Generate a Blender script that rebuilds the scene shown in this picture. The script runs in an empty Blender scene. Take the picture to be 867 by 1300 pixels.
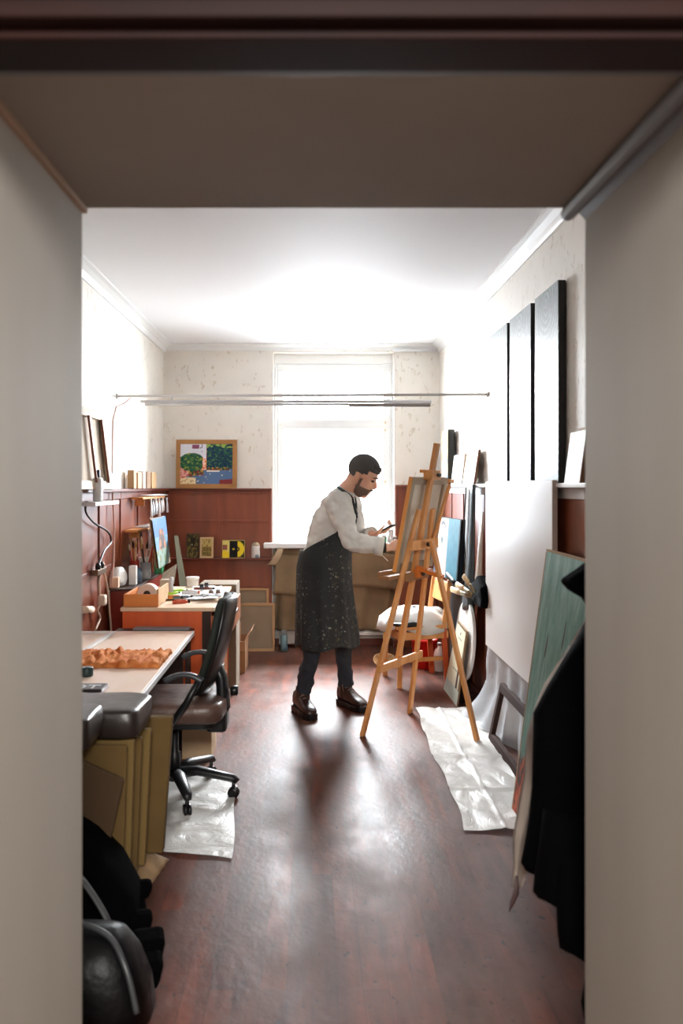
import bpy, math, random
from mathutils import Vector, Matrix, noise
random.seed(7)
PI = math.pi
V = Vector
SC = bpy.context.scene
COL = SC.collection
# ------------------------------------------------------------------ camera, world, light, exposure
F = 1100.0; CX = 396.0; CY = 617.0; CZ = 1.47
cd = bpy.data.cameras.new('camera'); cam = bpy.data.objects.new('camera', cd); COL.objects.link(cam)
cam.location = (0, 0, CZ); cam.rotation_euler = (PI/2, 0, 0)
cd.sensor_fit = 'VERTICAL'; cd.sensor_height = 36; cd.sensor_width = 24
cd.lens = F*36/1300; cd.shift_x = (433.5-CX)/1300; cd.shift_y = (CY-650)/1300
cd.clip_start = 0.02; cd.clip_end = 60
cd.dof.use_dof = True; cd.dof.focus_distance = 5.7; cd.dof.aperture_fstop = 2.8
SC.camera = cam
SC.view_settings.view_transform = 'Standard'; SC.view_settings.look = 'None'
SC.view_settings.gamma = 1; SC.view_settings.use_curve_mapping = False
SC.view_settings.exposure = 1.0
w = bpy.data.worlds.new('world'); SC.world = w; w.use_nodes = True
w.node_tree.nodes['Background'].inputs[0].default_value = (0.80, 0.90, 1.0, 1)
w.node_tree.nodes['Background'].inputs[1].default_value = 7.0
def area(name, loc, rot, sx, sy, power, col):
    l = bpy.data.lights.new(name, 'AREA'); l.shape = 'RECTANGLE'; l.size = sx; l.size_y = sy
    l.energy = power; l.color = col
    o = bpy.data.objects.new(name, l); o.location = loc; o.rotation_euler = rot; COL.objects.link(o); return o
area('daylight', (0.195, 9.0, 2.95), (math.radians(-54), 0, 0), 3.0, 2.2, 1050, (0.95, 0.98, 1.0))
area('hall_light', (0.15, -0.9, 2.35), (math.radians(32), 0, 0), 1.0, 0.6, 78, (1.0, 0.97, 0.92))

# ------------------------------------------------------------------ pixel -> place helpers
def P(x, y, Y): return V(((x-CX)*Y/F, Y, CZ-(y-CY)*Y/F))
def PX(x, y, X): return P(x, y, X*F/(x-CX))
def PZ(x, y, z): return P(x, y, (CZ-z)*F/(y-CY))

# ------------------------------------------------------------------ object helpers
OFF = {}
def setp(o, label=None, cat=None, group=None, kind=None):
    if label: o['label'] = label
    if cat: o['category'] = cat
    if group: o['group'] = group
    if kind: o['kind'] = kind
    return o
def thing(name, label, cat, loc, group=None):
    o = bpy.data.objects.new(name, None); COL.objects.link(o); o.location = loc; o.empty_display_size = .05
    OFF[o.name] = V(loc); return setp(o, label, cat, group)
class MB:
    def __init__(s): s.v = []; s.f = []; s.m = []; s.c = []; s.mi = 0
    def add(s, vs, fs):
        n = len(s.v); s.v += [V(p) for p in vs]
        for f in fs: s.f.append([i+n for i in f]); s.m.append(s.mi)
        return n
    def box(s, x0, x1, y0, y1, z0, z1):
        if x0 > x1: x0, x1 = x1, x0
        if y0 > y1: y0, y1 = y1, y0
        if z0 > z1: z0, z1 = z1, z0
        s.add([(x0,y0,z0),(x1,y0,z0),(x1,y1,z0),(x0,y1,z0),(x0,y0,z1),(x1,y0,z1),(x1,y1,z1),(x0,y1,z1)],
              [(0,3,2,1),(4,5,6,7),(0,1,5,4),(1,2,6,5),(2,3,7,6),(3,0,4,7)]); return s
    def obox(s, c, ax, ay, az):   # centre and three half-axis vectors
        c = V(c); ax = V(ax); ay = V(ay); az = V(az)
        if ax.cross(ay).dot(az) < 0: ax = -ax
        p = [c+ax*i+ay*j+az*k for k in (-1,1) for (i,j) in ((-1,-1),(1,-1),(1,1),(-1,1))]
        s.add(p, [(0,3,2,1),(4,5,6,7),(0,1,5,4),(1,2,6,5),(2,3,7,6),(3,0,4,7)]); return s
    def bar(s, p, q, w, t, side=(0,0,1)):   # rectangular bar; w along 'side', t across
        p = V(p); q = V(q); d = (q-p).normalized(); sd = V(side); sd = (sd-d*sd.dot(d)).normalized(); n = d.cross(sd)
        return s.obox((p+q)/2, (q-p)/2, sd*w/2, n*t/2)
    def slab(s, a, b, c, d, t):    # four corners (any planar quad), thickened by vector t
        a,b,c,d = V(a),V(b),V(c),V(d); t = V(t)
        if (b-a).cross(c-a).dot(t) > 0: a,b,c,d = d,c,b,a
        s.add([a,b,c,d,a+t,b+t,c+t,d+t], [(0,1,2,3),(7,6,5,4),(0,4,5,1),(1,5,6,2),(2,6,7,3),(3,7,4,0)]); return s
    def prism(s, pts, t):
        pts = [V(p) for p in pts]; t = V(t); n = len(pts); nn = V((0,0,0))
        for i in range(n): nn += (pts[i]-pts[0]).cross(pts[(i+1) % n]-pts[0])
        if nn.dot(t) > 0: pts = pts[::-1]
        s.add(pts+[p+t for p in pts], [tuple(range(n)), tuple(range(2*n-1, n-1, -1))]+[(i, i+n, (i+1) % n+n, (i+1) % n) for i in range(n)]); return s
    def tube(s, pts, r, n=10, cap=True, sq=None):  # sq = (axis vector, factor)
        pts = [V(p) for p in pts]; m = len(pts)
        if not isinstance(r, (list, tuple)): r = [r]*m
        up = V((0,0,1)); vs = []
        prev = None
        for i in range(m):
            d = (pts[min(i+1, m-1)]-pts[max(i-1, 0)]).normalized()
            if prev is None:
                a = d.cross(up)
                if a.length < 1e-3: a = d.cross(V((0,1,0)))
            else: a = prev-d*prev.dot(d)
            a.normalize(); prev = a; b = d.cross(a)
            for k in range(n):
                t = 2*PI*k/n; o = (a*math.cos(t)+b*math.sin(t))*r[i]
                if sq: ax = V(sq[0]).normalized(); o += ax*o.dot(ax)*(sq[1]-1)
                vs.append(pts[i]+o)
        fs = [(i*n+k, i*n+(k+1) % n, (i+1)*n+(k+1) % n, (i+1)*n+k) for i in range(m-1) for k in range(n)]
        if cap: fs += [tuple(range(n-1, -1, -1)), tuple((m-1)*n+k for k in range(n))]
        s.add(vs, fs); return s
    def lathe(s, c, prof, n=20, axis=(0,0,1)):  # prof: list of (r, h)
        c = V(c); ax = V(axis).normalized(); a = ax.cross(V((0,1,0)))
        if a.length < .05: a = ax.cross(V((1,0,0)))
        a.normalize(); b = ax.cross(a); vs = []
        for r, h in prof:
            r = max(r, 1e-4)
            for k in range(n): t = 2*PI*k/n; vs.append(c+ax*h+(a*math.cos(t)+b*math.sin(t))*r)
        m = len(prof)
        fs = [(i*n+k, i*n+(k+1) % n, (i+1)*n+(k+1) % n, (i+1)*n+k) for i in range(m-1) for k in range(n)]
        fs += [tuple(range(n-1, -1, -1)), tuple((m-1)*n+k for k in range(n))]
        s.add(vs, fs); return s
    def ell(s, c, rx, ry, rz, M=None, nu=16, nv=10):
        c = V(c); vs = [c+((M@V((0,0,-rz))) if M else V((0,0,-rz)))]
        for j in range(1, nv):
            ph = -PI/2+PI*j/nv
            for i in range(nu):
                t = 2*PI*i/nu; p = V((rx*math.cos(ph)*math.cos(t), ry*math.cos(ph)*math.sin(t), rz*math.sin(ph)))
                vs.append(c+(M@p if M else p))
        vs.append(c+((M@V((0,0,rz))) if M else V((0,0,rz))))
        fs = [(0, 1+(i+1) % nu, 1+i) for i in range(nu)]
        for j in range(nv-2):
            for i in range(nu):
                a = 1+j*nu+i; b = 1+j*nu+(i+1) % nu; fs.append((a, b, b+nu, a+nu))
        T = len(vs)-1; o = 1+(nv-2)*nu
        fs += [(o+i, o+(i+1) % nu, T) for i in range(nu)]
        s.add(vs, fs); return s
    def rings(s, R, cap=True):   # list of equal-length closed rings
        n = len(R[0]); vs = [p for r in R for p in r]; m = len(R)
        fs = [(i*n+k, i*n+(k+1) % n, (i+1)*n+(k+1) % n, (i+1)*n+k) for i in range(m-1) for k in range(n)]
        if cap: fs += [tuple(range(n-1, -1, -1)), tuple((m-1)*n+k for k in range(n))]
        s.add(vs, fs); return s
    def grid(s, fn, nu, nv, cfn=None):
        vs = [fn(i/nu, j/nv) for j in range(nv+1) for i in range(nu+1)]
        fs = [(j*(nu+1)+i, j*(nu+1)+i+1, (j+1)*(nu+1)+i+1, (j+1)*(nu+1)+i) for j in range(nv) for i in range(nu)]
        s.add(vs, fs)
        if cfn: s.c = [cfn(i/nu, j/nv) for j in range(nv+1) for i in range(nu+1)]
        return s
    def build(s, name, mt, parent=None, label=None, cat=None, group=None, kind=None, bevel=0, smooth=False, solid=0, solid_off=0, subsurf=0, remesh=0, sm=0, org=None):
        if parent is not None: o0 = OFF[parent.name]
        elif org is not None: o0 = V(org)
        elif kind == 'structure': o0 = V((0,0,0))
        else:
            n = len(s.v); o0 = V((sum(p.x for p in s.v)/n, sum(p.y for p in s.v)/n, min(p.z for p in s.v)))
        me = bpy.data.meshes.new(name); me.from_pydata([p-o0 for p in s.v], [], s.f)
        mts = mt if isinstance(mt, (list, tuple)) else [mt]
        for m in mts: me.materials.append(m)
        for i, p in enumerate(me.polygons):
            p.material_index = s.m[i] if i < len(s.m) else 0
            p.use_smooth = smooth
        if s.c:
            at = me.color_attributes.new('Col', 'FLOAT_COLOR', 'POINT')
            for i, c in enumerate(s.c): at.data[i].color = (*c, 1)
        me.validate(); me.update()
        o = bpy.data.objects.new(name, me); COL.objects.link(o); OFF[o.name] = o0
        if parent is not None: o.parent = parent
        else: o.location = o0
        if remesh:
            r = o.modifiers.new('r', 'REMESH'); r.mode = 'VOXEL'; r.voxel_size = remesh; r.use_smooth_shade = True
        if sm:
            r = o.modifiers.new('s', 'SMOOTH'); r.iterations = sm; r.factor = .5
        if solid:
            r = o.modifiers.new('t', 'SOLIDIFY'); r.thickness = solid; r.offset = solid_off
        if bevel:
            r = o.modifiers.new('b', 'BEVEL'); r.width = bevel; r.segments = 2; r.limit_method = 'ANGLE'; r.angle_limit = .6
        if subsurf:
            r = o.modifiers.new('u', 'SUBSURF'); r.levels = subsurf; r.render_levels = subsurf
        return setp(o, label, cat, group, kind)

# ------------------------------------------------------------------ materials
MATS = {}
def rgb(r, g, b):   # 0..255 sRGB to linear
    f = lambda c: (c/255/12.92) if c/255 <= .04045 else ((c/255+.055)/1.055)**2.4
    return (f(r), f(g), f(b))
def mat(name, col, rough=.6, metal=0, col2=None, ns=8, amt=.5, stretch=(1,1,1), bump=0, bs=None, spec=None, coat=0, contrast=None, trans=0, alpha=1, rough2=None, detail=4, sheen=0, sss=0):
    if name in MATS: return MATS[name]
    m = bpy.data.materials.new(name); m.use_nodes = True; nt = m.node_tree; N = nt.nodes; L = nt.links
    b = N['Principled BSDF']; c = rgb(*col) if max(col) > 1 else col
    b.inputs['Base Color'].default_value = (*c, 1); b.inputs['Roughness'].default_value = rough; b.inputs['Metallic'].default_value = metal
    if spec is not None: b.inputs['Specular IOR Level'].default_value = spec
    if coat: b.inputs['Coat Weight'].default_value = coat; b.inputs['Coat Roughness'].default_value = .12
    if trans: b.inputs['Transmission Weight'].default_value = trans
    if alpha < 1: b.inputs['Alpha'].default_value = alpha
    if sheen: b.inputs['Sheen Weight'].default_value = sheen
    if sss: b.inputs['Subsurface Weight'].default_value = sss; b.inputs['Subsurface Scale'].default_value = .02
    if col2 or bump or rough2 is not None:
        tc = N.new('ShaderNodeTexCoord'); mp = N.new('ShaderNodeMapping'); mp.inputs['Scale'].default_value = stretch
        L.new(tc.outputs['Object'], mp.inputs[0])
        nz = N.new('ShaderNodeTexNoise'); nz.inputs['Scale'].default_value = ns; nz.inputs['Detail'].default_value = detail
        L.new(mp.outputs[0], nz.inputs['Vector'])
        if col2:
            c2 = rgb(*col2) if max(col2) > 1 else col2
            rp = N.new('ShaderNodeValToRGB'); lo, hi = contrast or (.5-amt*.4, .5+amt*.4)
            rp.color_ramp.elements[0].position = lo; rp.color_ramp.elements[1].position = hi
            rp.color_ramp.elements[0].color = (*c, 1); rp.color_ramp.elements[1].color = (*c2, 1)
            L.new(nz.outputs['Fac'], rp.inputs[0]); L.new(rp.outputs[0], b.inputs['Base Color'])
        if rough2 is not None:
            mr = N.new('ShaderNodeMapRange'); mr.inputs[1].default_value = .35; mr.inputs[2].default_value = .65
            mr.inputs[3].default_value = rough; mr.inputs[4].default_value = rough2
            L.new(nz.outputs['Fac'], mr.inputs[0]); L.new(mr.outputs[0], b.inputs['Roughness'])
        if bump:
            n2 = N.new('ShaderNodeTexNoise'); n2.inputs['Scale'].default_value = bs or ns*3; n2.inputs['Detail'].default_value = 5
            L.new(mp.outputs[0], n2.inputs['Vector'])
            bp = N.new('ShaderNodeBump'); bp.inputs['Strength'].default_value = bump; bp.inputs['Distance'].default_value = .01
            L.new(n2.outputs['Fac'], bp.inputs['Height']); L.new(bp.outputs[0], b.inputs['Normal'])
    MATS[name] = m; return m
def mat_vcol(name, rough=.55, bump=.3):
    m = bpy.data.materials.new(name); m.use_nodes = True; N = m.node_tree.nodes; L = m.node_tree.links
    a = N.new('ShaderNodeVertexColor'); a.layer_name = 'Col'; b = N['Principled BSDF']; b.inputs['Roughness'].default_value = rough; b.inputs['Specular IOR Level'].default_value = .15
    L.new(a.outputs[0], b.inputs['Base Color'])
    nz = N.new('ShaderNodeTexNoise'); nz.inputs['Scale'].default_value = 60; bp = N.new('ShaderNodeBump'); bp.inputs['Strength'].default_value = bump
    bp.inputs['Distance'].default_value = .004; L.new(nz.outputs['Fac'], bp.inputs['Height']); L.new(bp.outputs[0], b.inputs['Normal'])
    return m
def node_mat(name):
    m = bpy.data.materials.new(name); m.use_nodes = True; return m, m.node_tree.nodes, m.node_tree.links, m.node_tree.nodes['Principled BSDF']
def ramp(N, L, src, stops):
    r = N.new('ShaderNodeValToRGB'); e = r.color_ramp.elements
    while len(e) < len(stops): e.new(.5)
    for i, (p, c) in enumerate(stops): e[i].position = p; e[i].color = (*c, 1)
    L.new(src, r.inputs[0]); return r.outputs[0]
def mapped(N, L, scale, rot=(0,0,0), loc=(0,0,0)):
    tc = N.new('ShaderNodeTexCoord'); mp = N.new('ShaderNodeMapping'); mp.inputs['Scale'].default_value = scale
    mp.inputs['Rotation'].default_value = rot; mp.inputs['Location'].default_value = loc
    L.new(tc.outputs['Object'], mp.inputs[0]); return mp.outputs[0]
def mixc(N, L, fac, a, b, mode='MIX'):
    x = N.new('ShaderNodeMix'); x.data_type = 'RGBA'; x.blend_type = mode
    for sock, val in ((x.inputs[0], fac), (x.inputs[6], a), (x.inputs[7], b)):
        if hasattr(val, 'is_output') or hasattr(val, 'links'): L.new(val, sock)
        else: sock.default_value = val if isinstance(val, float) else (*val, 1)
    return x.outputs[2]

# wallpaper: off-white with faint brownish sprigs
def wallpaper(name, base, sprig):
    m, N, L, b = node_mat(name)
    v = mapped(N, L, (1, 1, 1))
    nz = N.new('ShaderNodeTexNoise'); nz.inputs['Scale'].default_value = 7; nz.inputs['Detail'].default_value = 2; L.new(v, nz.inputs['Vector'])
    ad = N.new('ShaderNodeVectorMath'); ad.operation = 'MULTIPLY_ADD'; L.new(nz.outputs['Color'], ad.inputs[0]); ad.inputs[1].default_value = (.13,.13,.13); L.new(v, ad.inputs[2])
    vo = N.new('ShaderNodeTexNoise'); vo.inputs['Scale'].default_value = 22; vo.inputs['Detail'].default_value = 1.5; vo.inputs['Roughness'].default_value = .6
    mp = N.new('ShaderNodeMapping'); mp.inputs['Scale'].default_value = (1.4, 1.4, .55); mp.inputs['Rotation'].default_value = (.5, .5, 0); L.new(ad.outputs[0], mp.inputs[0]); L.new(mp.outputs[0], vo.inputs['Vector'])
    f = ramp(N, L, vo.outputs['Fac'], [(0, (0,0,0)), (.62, (0,0,0)), (.67, (.55,.55,.55)), (.73, (0,0,0))])
    big = N.new('ShaderNodeTexNoise'); big.inputs['Scale'].default_value = 5.5; L.new(v, big.inputs['Vector'])
    g = ramp(N, L, big.outputs['Fac'], [(.42, (0,0,0)), (.52, (1,1,1))])
    mu = N.new('ShaderNodeMath'); mu.operation = 'MULTIPLY'; L.new(f, mu.inputs[0]); L.new(g, mu.inputs[1])
    c1 = ramp(N, L, big.outputs['Fac'], [(.3, base), (.7, tuple(x*.95 for x in base))])
    L.new(mixc(N, L, mu.outputs[0], c1, sprig), b.inputs['Base Color'])
    b.inputs['Roughness'].default_value = .55
    bp = N.new('ShaderNodeBump'); bp.inputs['Strength'].default_value = .25; bp.inputs['Distance'].default_value = .004; L.new(vo.outputs['Fac'], bp.inputs['Height']); L.new(bp.outputs[0], b.inputs['Normal'])
    return m
PAPER = wallpaper('wallpaper', rgb(236, 231, 222), rgb(172, 148, 112))
# floor: worn red-brown wood sheet with greyish wear
def floor_mat():
    m, N, L, b = node_mat('floor_boards')
    v = mapped(N, L, (1, 1, 1), rot=(0, 0, PI/2))
    br = N.new('ShaderNodeTexBrick'); L.new(v, br.inputs['Vector'])
    br.inputs['Scale'].default_value = 1; br.inputs['Brick Width'].default_value = .75; br.inputs['Row Height'].default_value = .075
    br.inputs['Mortar Size'].default_value = .0012; br.inputs['Color1'].default_value = (*rgb(118, 62, 43), 1); br.inputs['Color2'].default_value = (*rgb(86, 53, 43), 1)
    br.inputs['Mortar'].default_value = (*rgb(80, 46, 38), 1); br.offset = .37; br.squash_frequency = 3
    n1 = N.new('ShaderNodeTexNoise'); n1.inputs['Scale'].default_value = 3; n1.inputs['Detail'].default_value = 9; L.new(mapped(N, L, (6, 1, 1)), n1.inputs['Vector'])
    n2 = N.new('ShaderNodeTexNoise'); n2.inputs['Scale'].default_value = 2.2; n2.inputs['Detail'].default_value = 6; n2.inputs['Roughness'].default_value = .65; L.new(mapped(N, L, (1.4, .8, 1)), n2.inputs['Vector'])
    g = ramp(N, L, n1.outputs['Fac'], [(.35, (.55,.55,.55)), (.65, (1.15,1.1,1.1))])
    c = mixc(N, L, 1.0, br.outputs['Color'], g, 'MULTIPLY')
    wear = ramp(N, L, n2.outputs['Fac'], [(.44, (0,0,0)), (.62, (.8,.8,.8))])
    c = mixc(N, L, wear, c, rgb(98, 73, 64))
    n3 = N.new('ShaderNodeTexNoise'); n3.inputs['Scale'].default_value = 38; n3.inputs['Detail'].default_value = 3; L.new(mapped(N, L, (1, .6, 1), rot=(0,0,.6)), n3.inputs['Vector'])
    sp = ramp(N, L, n3.outputs['Fac'], [(.30, (1,1,1)), (.36, (0,0,0))])
    c = mixc(N, L, sp, c, rgb(60, 44, 42))
    L.new(c, b.inputs['Base Color'])
    L.new(ramp(N, L, n2.outputs['Fac'], [(.35, (.33,.33,.33)), (.7, (.5,.5,.5))]), b.inputs['Roughness'])
    b.inputs['Specular IOR Level'].default_value = .15
    bp = N.new('ShaderNodeBump'); bp.inputs['Strength'].default_value = .35; bp.inputs['Distance'].default_value = .003
    ma = N.new('ShaderNodeMath'); ma.operation = 'ADD'; L.new(n2.outputs['Fac'], ma.inputs[0]); L.new(n3.outputs['Fac'], ma.inputs[1]); L.new(ma.outputs[0], bp.inputs['Height']); L.new(bp.outputs[0], b.inputs['Normal'])
    return m
FLOOR = floor_mat()
CEIL = mat('ceiling_paint', (246, 247, 249), .7)
WHITE = mat('white_paint', (236, 237, 236), .45)
WOODRED = mat('wainscot_wood', (146, 72, 40), .36, coat=.4, col2=(114, 52, 28), ns=3, amt=.6, stretch=(3, 3, .5), bump=.05)
WOODTRIM = mat('wainscot_trim', (120, 54, 34), .38, col2=(98, 42, 26), ns=4, stretch=(2, 2, 1))
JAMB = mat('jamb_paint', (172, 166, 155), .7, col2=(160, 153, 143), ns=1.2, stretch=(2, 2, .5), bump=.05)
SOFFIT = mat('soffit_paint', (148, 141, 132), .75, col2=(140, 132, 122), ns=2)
DARKWOOD = mat('dark_door_wood', (36, 13, 9), .6, spec=.15, col2=(20, 8, 6), ns=3, stretch=(1, 4, 4))
GREYTRIM = mat('grey_trim', (104, 104, 106), .5)
PINE = mat('easel_pine', (228, 164, 100), .45, col2=(204, 134, 72), ns=5, stretch=(3, 3, .6), bump=.05)
PINEL = mat('pale_pine', (214, 176, 128), .6, col2=(196, 154, 104), ns=5)
ORANGE = mat('orange_wood', (222, 96, 38), .42, col2=(200, 80, 30), ns=2.5, stretch=(5, 5, .5), bump=.04)
MDF = mat('hardboard', (150, 118, 84), .7, col2=(140, 108, 76), ns=5)
BLACK = mat('black_cloth', (3, 3, 4), .95, spec=.05, bump=.2, bs=60)
PLAST = mat('black_plastic', (22, 23, 25), .38)
STEEL = mat('steel', (170, 172, 175), .3, metal=1)
BLACKP = mat('black_paint', (9, 9, 11), .35)
CREAM = mat('cream_plastic', (224, 200, 176), .5)
WPLAS = mat('white_plastic', (228, 228, 226), .35)
CANVW = mat('white_canvas', (243, 241, 239), .36, bump=.05, bs=300, col2=(238, 236, 234), ns=2)
CANVB = mat('raw_canvas', (220, 208, 190), .8, col2=(206, 190, 168), ns=3, bump=.1, bs=200)
CARD = mat('cardboard', (146, 104, 66), .8, col2=(134, 92, 56), ns=4)
DKGREY = mat('dark_grey_cloth', (84, 94, 100), .5, bump=.2, bs=12)
RED = mat('red_plastic', (200, 24, 16), .35)
PAPERW = mat('paper', (235, 234, 232), .6)
BRASS = mat('brass', (190, 140, 70), .35, metal=1)

# ------------------------------------------------------------------ room shell
XL, XR, YB, YF, ZC = -1.353, 1.166, 7.914, 1.96, 2.765
st = lambda mb, name, mt, **k: mb.build(name, mt, kind='structure', **k)
st(MB().box(-1.75, 1.75, -1.6, 8.05, -.1, 0), 'floor', FLOOR)
st(MB().box(-1.5, 1.32, 1.96, 8.2, ZC, ZC+.12), 'ceiling', CEIL)
st(MB().box(XL-.12, XL, YF, YB+.3, 0, ZC), 'wall_left', PAPER)
st(MB().box(XR, XR+.12, YF, YB+.3, 0, ZC), 'wall_right', PAPER)
WX0, WX1, WZ0, WZ1 = -.353, .748, .955, 2.693
b = MB(); b.box(XL, WX0, YB, YB+.3, 0, ZC); b.box(WX1, XR, YB, YB+.3, 0, ZC); b.box(WX0, WX1, YB, YB+.3, WZ1, ZC)
b.box(WX0, WX1, YB+.12, YB+.3, 0, WZ0-.05)
st(b, 'wall_back', PAPER)
JX0, JX1, JZ, JY = -.520, .618, 2.099, 1.31
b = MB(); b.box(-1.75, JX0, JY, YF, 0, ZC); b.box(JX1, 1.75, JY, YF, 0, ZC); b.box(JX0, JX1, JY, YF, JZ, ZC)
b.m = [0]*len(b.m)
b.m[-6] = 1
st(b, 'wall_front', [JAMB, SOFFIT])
# cornice strip inside the passage
b = MB(); b.tube([(.578, JY, JZ-.014), (.578, YF, JZ-.014)], .017, 8); b.prism([(.59, JY, JZ), (JX1, JY, JZ-.028), (JX1, JY, JZ)], (0, YF-JY, 0))
st(b, 'trim_3', [GREYTRIM], bevel=.002)
st(MB().box(JX0, JX0+.012, JY, YF, JZ-.012, JZ), 'trim_4', mat('beige_bead', (176, 150, 128), .6))
b = MB(); b.box(-.62, .72, 1.225, JY, 2.088, 2.18); st(b, 'trim_2', GREYTRIM, bevel=.004)
b = MB(); b.box(-.75, .85, 1.13, 1.225, 2.054, 2.2); b.box(-.75, .85, 1.10, 1.13, 2.066, 2.2); b.box(-.75, .85, 1.075, 1.10, 2.092, 2.2)
b.box(-.66, -.535, 1.10, 1.225, 0, 2.054); b.box(.632, .75, 1.10, 1.225, 0, 2.054)
st(b, 'door_1', DARKWOOD, bevel=.004)
# hall behind the camera
b = MB(); b.box(-1.75, -1.65, -1.6, JY, 0, 2.6); st(b, 'wall_hall_left', JAMB)
b = MB(); b.box(1.65, 1.75, -1.6, JY, 0, 2.6); st(b, 'wall_hall_right', JAMB)
b = MB(); b.box(-1.75, 1.75, -1.7, -1.6, 0, 2.6); st(b, 'wall_hall_back', JAMB)
b = MB(); b.box(-1.75, 1.75, -1.7, JY, 2.6, 2.7); st(b, 'ceiling_hall', CEIL)
# cornices
def cove(p0, p1, inward, s=.075):
    inward = V(inward); b = MB()
    prof = [(0,0),(s,0),(s,-.012),(s*.72,-.022),(s*.35,-s*.55),(.018,-s*.85),(.012,-s),(0,-s)]
    b.prism([V(p0)+inward*a+V((0,0,h)) for a, h in prof], V(p1)-V(p0)); return b
st(cove((XL, YF, ZC), (XL, YB, ZC), (1,0,0)), 'trim_5', WHITE)
st(cove((XR, YF, ZC), (XR, YB, ZC), (-1,0,0)), 'trim_6', WHITE)
st(cove((XL, YB, ZC), (XR, YB, ZC), (0,-1,0), .06), 'trim_7', WHITE)
# wainscot: left, back-left, back-right, right
ZL, ZR = 1.430, 1.462
b = MB(); b.box(XL, XL+.016, YF, YB, 0.06, ZL)
for y in (2.6, 3.2, 3.8, 4.4, 4.98, 5.42, 6.02, 6.62, 7.2, 7.74): b.box(XL+.016, XL+.026, y, y+.016, .08, ZL)
st(b, 'wall_left_panelling', WOODRED, bevel=.002)
b = MB(); b.box(XL, XL+.055, YF, YB-.05, ZL, ZL+.02); b.box(XL+.016, XL+.024, YF, YB-.03, ZL-.05, ZL); b.box(XL+.016, XL+.023, YF, YB-.02, .93, .955)
st(b, 'trim_8', WOODTRIM, bevel=.003)
b = MB(); b.box(XL+.016, WX0-.01, YB-.018, YB, .06, ZL)
for x in (XL+.03, -.86, WX0-.04): b.box(x, x+.024, YB-.03, YB-.018, .06, ZL)
for z in (.06, ZL-.03, 1.14): b.box(XL+.016, WX0-.01, YB-.026, YB-.018, z, z+.022)
st(b, 'wall_back_panelling', WOODRED, bevel=.002)
b = MB(); b.box(XL+.016, WX0-.01, YB-.05, YB, ZL, ZL+.018); st(b, 'trim_9', WOODTRIM, bevel=.003)
b = MB(); b.box(XL+.02, WX0-.01, YB-.13, YB-.018, .805, .822); st(b, 'trim_10', WOODTRIM, bevel=.002)
b = MB(); b.box(WX1+.01, XR-.016, YB-.018, YB, .06, ZR)
for x in (WX1+.012, XR-.045): b.box(x, x+.02, YB-.028, YB-.018, .06, ZR)
for z in (ZR-.03, 1.14, .81): b.box(WX1+.01, XR-.016, YB-.026, YB-.018, z, z+.022)
b.box(WX1+.01, XR-.016, YB-.05, YB, ZR, ZR+.018)
st(b, 'wall_back_panelling_right', WOODRED, bevel=.002)
b = MB(); b.box(XR-.016, XR, YF, YB, 0.06, ZR)
for y in (2.6, 3.15, 3.62, 4.2, 4.8, 5.4, 5.72, 6.15, 6.55, 7.1): b.box(XR-.024, XR-.016, y, y+.014, .08, ZR)
st(b, 'wall_right_panelling', WOODRED, bevel=.002)
b = MB(); b.box(XR-.06, XR, YF, YB-.05, ZR, ZR+.02); b.box(XR-.024, XR-.016, YF, YB-.03, ZR-.05, ZR)
st(b, 'trim_11', mat('rail_white', (214, 208, 204), .45), bevel=.003)
b = MB(); b.box(XL, XL+.03, YF, YB, 0, .06); st(b, 'baseboard_left', WOODTRIM, bevel=.004)
b = MB(); b.box(XR-.03, XR, YF, YB, 0, .06); st(b, 'baseboard_right', WOODTRIM, bevel=.004)
b = MB(); b.box(XL, WX0, YB-.035, YB, 0, .06); b.box(WX1, XR, YB-.035, YB, 0, .06); b.box(WX0, WX1, YB+.09, YB+.12, 0, .06); st(b, 'baseboard_back', WOODTRIM, bevel=.004)
# window
wn = bpy.data.objects.new('window_1', None); COL.objects.link(wn); OFF[wn.name] = V((0,0,0)); setp(wn, kind='structure')
WY = YB+.14
b = MB(); b.box(WX0+.03, WX0+.085, WY, WY+.07, WZ0, WZ1-.075); b.box(WX1-.085, WX1-.02, WY, WY+.07, WZ0, WZ1-.075)
b.box(WX0+.031, WX1-.021, WY-.004, WY+.074, WZ1-.155, WZ1-.091); b.box(WX0+.031, WX1-.021, WY-.004, WY+.074, 2.00, 2.09); b.box(WX0+.031, WX1-.021, WY-.004, WY+.074, WZ0+.001, WZ0+.06)
b.box(WX0+.001, WX0+.03, WY-.02, WY+.1, WZ0+.001, WZ1-.09); b.box(WX1-.02, WX1-.001, WY-.02, WY+.1, WZ0+.001, WZ1-.09); b.box(WX0+.001, WX1-.001, WY-.019, WY+.099, WZ1-.089, WZ1-.001)
b.build('window_frame', WHITE, wn, bevel=.006)
b = MB(); b.box(WX0-.085, WX1+.03, YB-.09, WY+.02, .905, .955); b.build('window_sill', WHITE, wn, bevel=.01)
GL = bpy.data.materials.new('window_glass'); GL.use_nodes = True
_n = GL.node_tree.nodes; _l = GL.node_tree.links; _n.remove(_n['Principled BSDF'])
_t = _n.new('ShaderNodeBsdfTransparent'); _g = _n.new('ShaderNodeBsdfGlossy'); _g.inputs['Roughness'].default_value = .02; _x = _n.new('ShaderNodeMixShader'); _f = _n.new('ShaderNodeFresnel')
_f.inputs[0].default_value = 1.2; _l.new(_f.outputs[0], _x.inputs[0]); _l.new(_t.outputs[0], _x.inputs[1]); _l.new(_g.outputs[0], _x.inputs[2]); _l.new(_x.outputs[0], _n['Material Output'].inputs[0])
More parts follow.
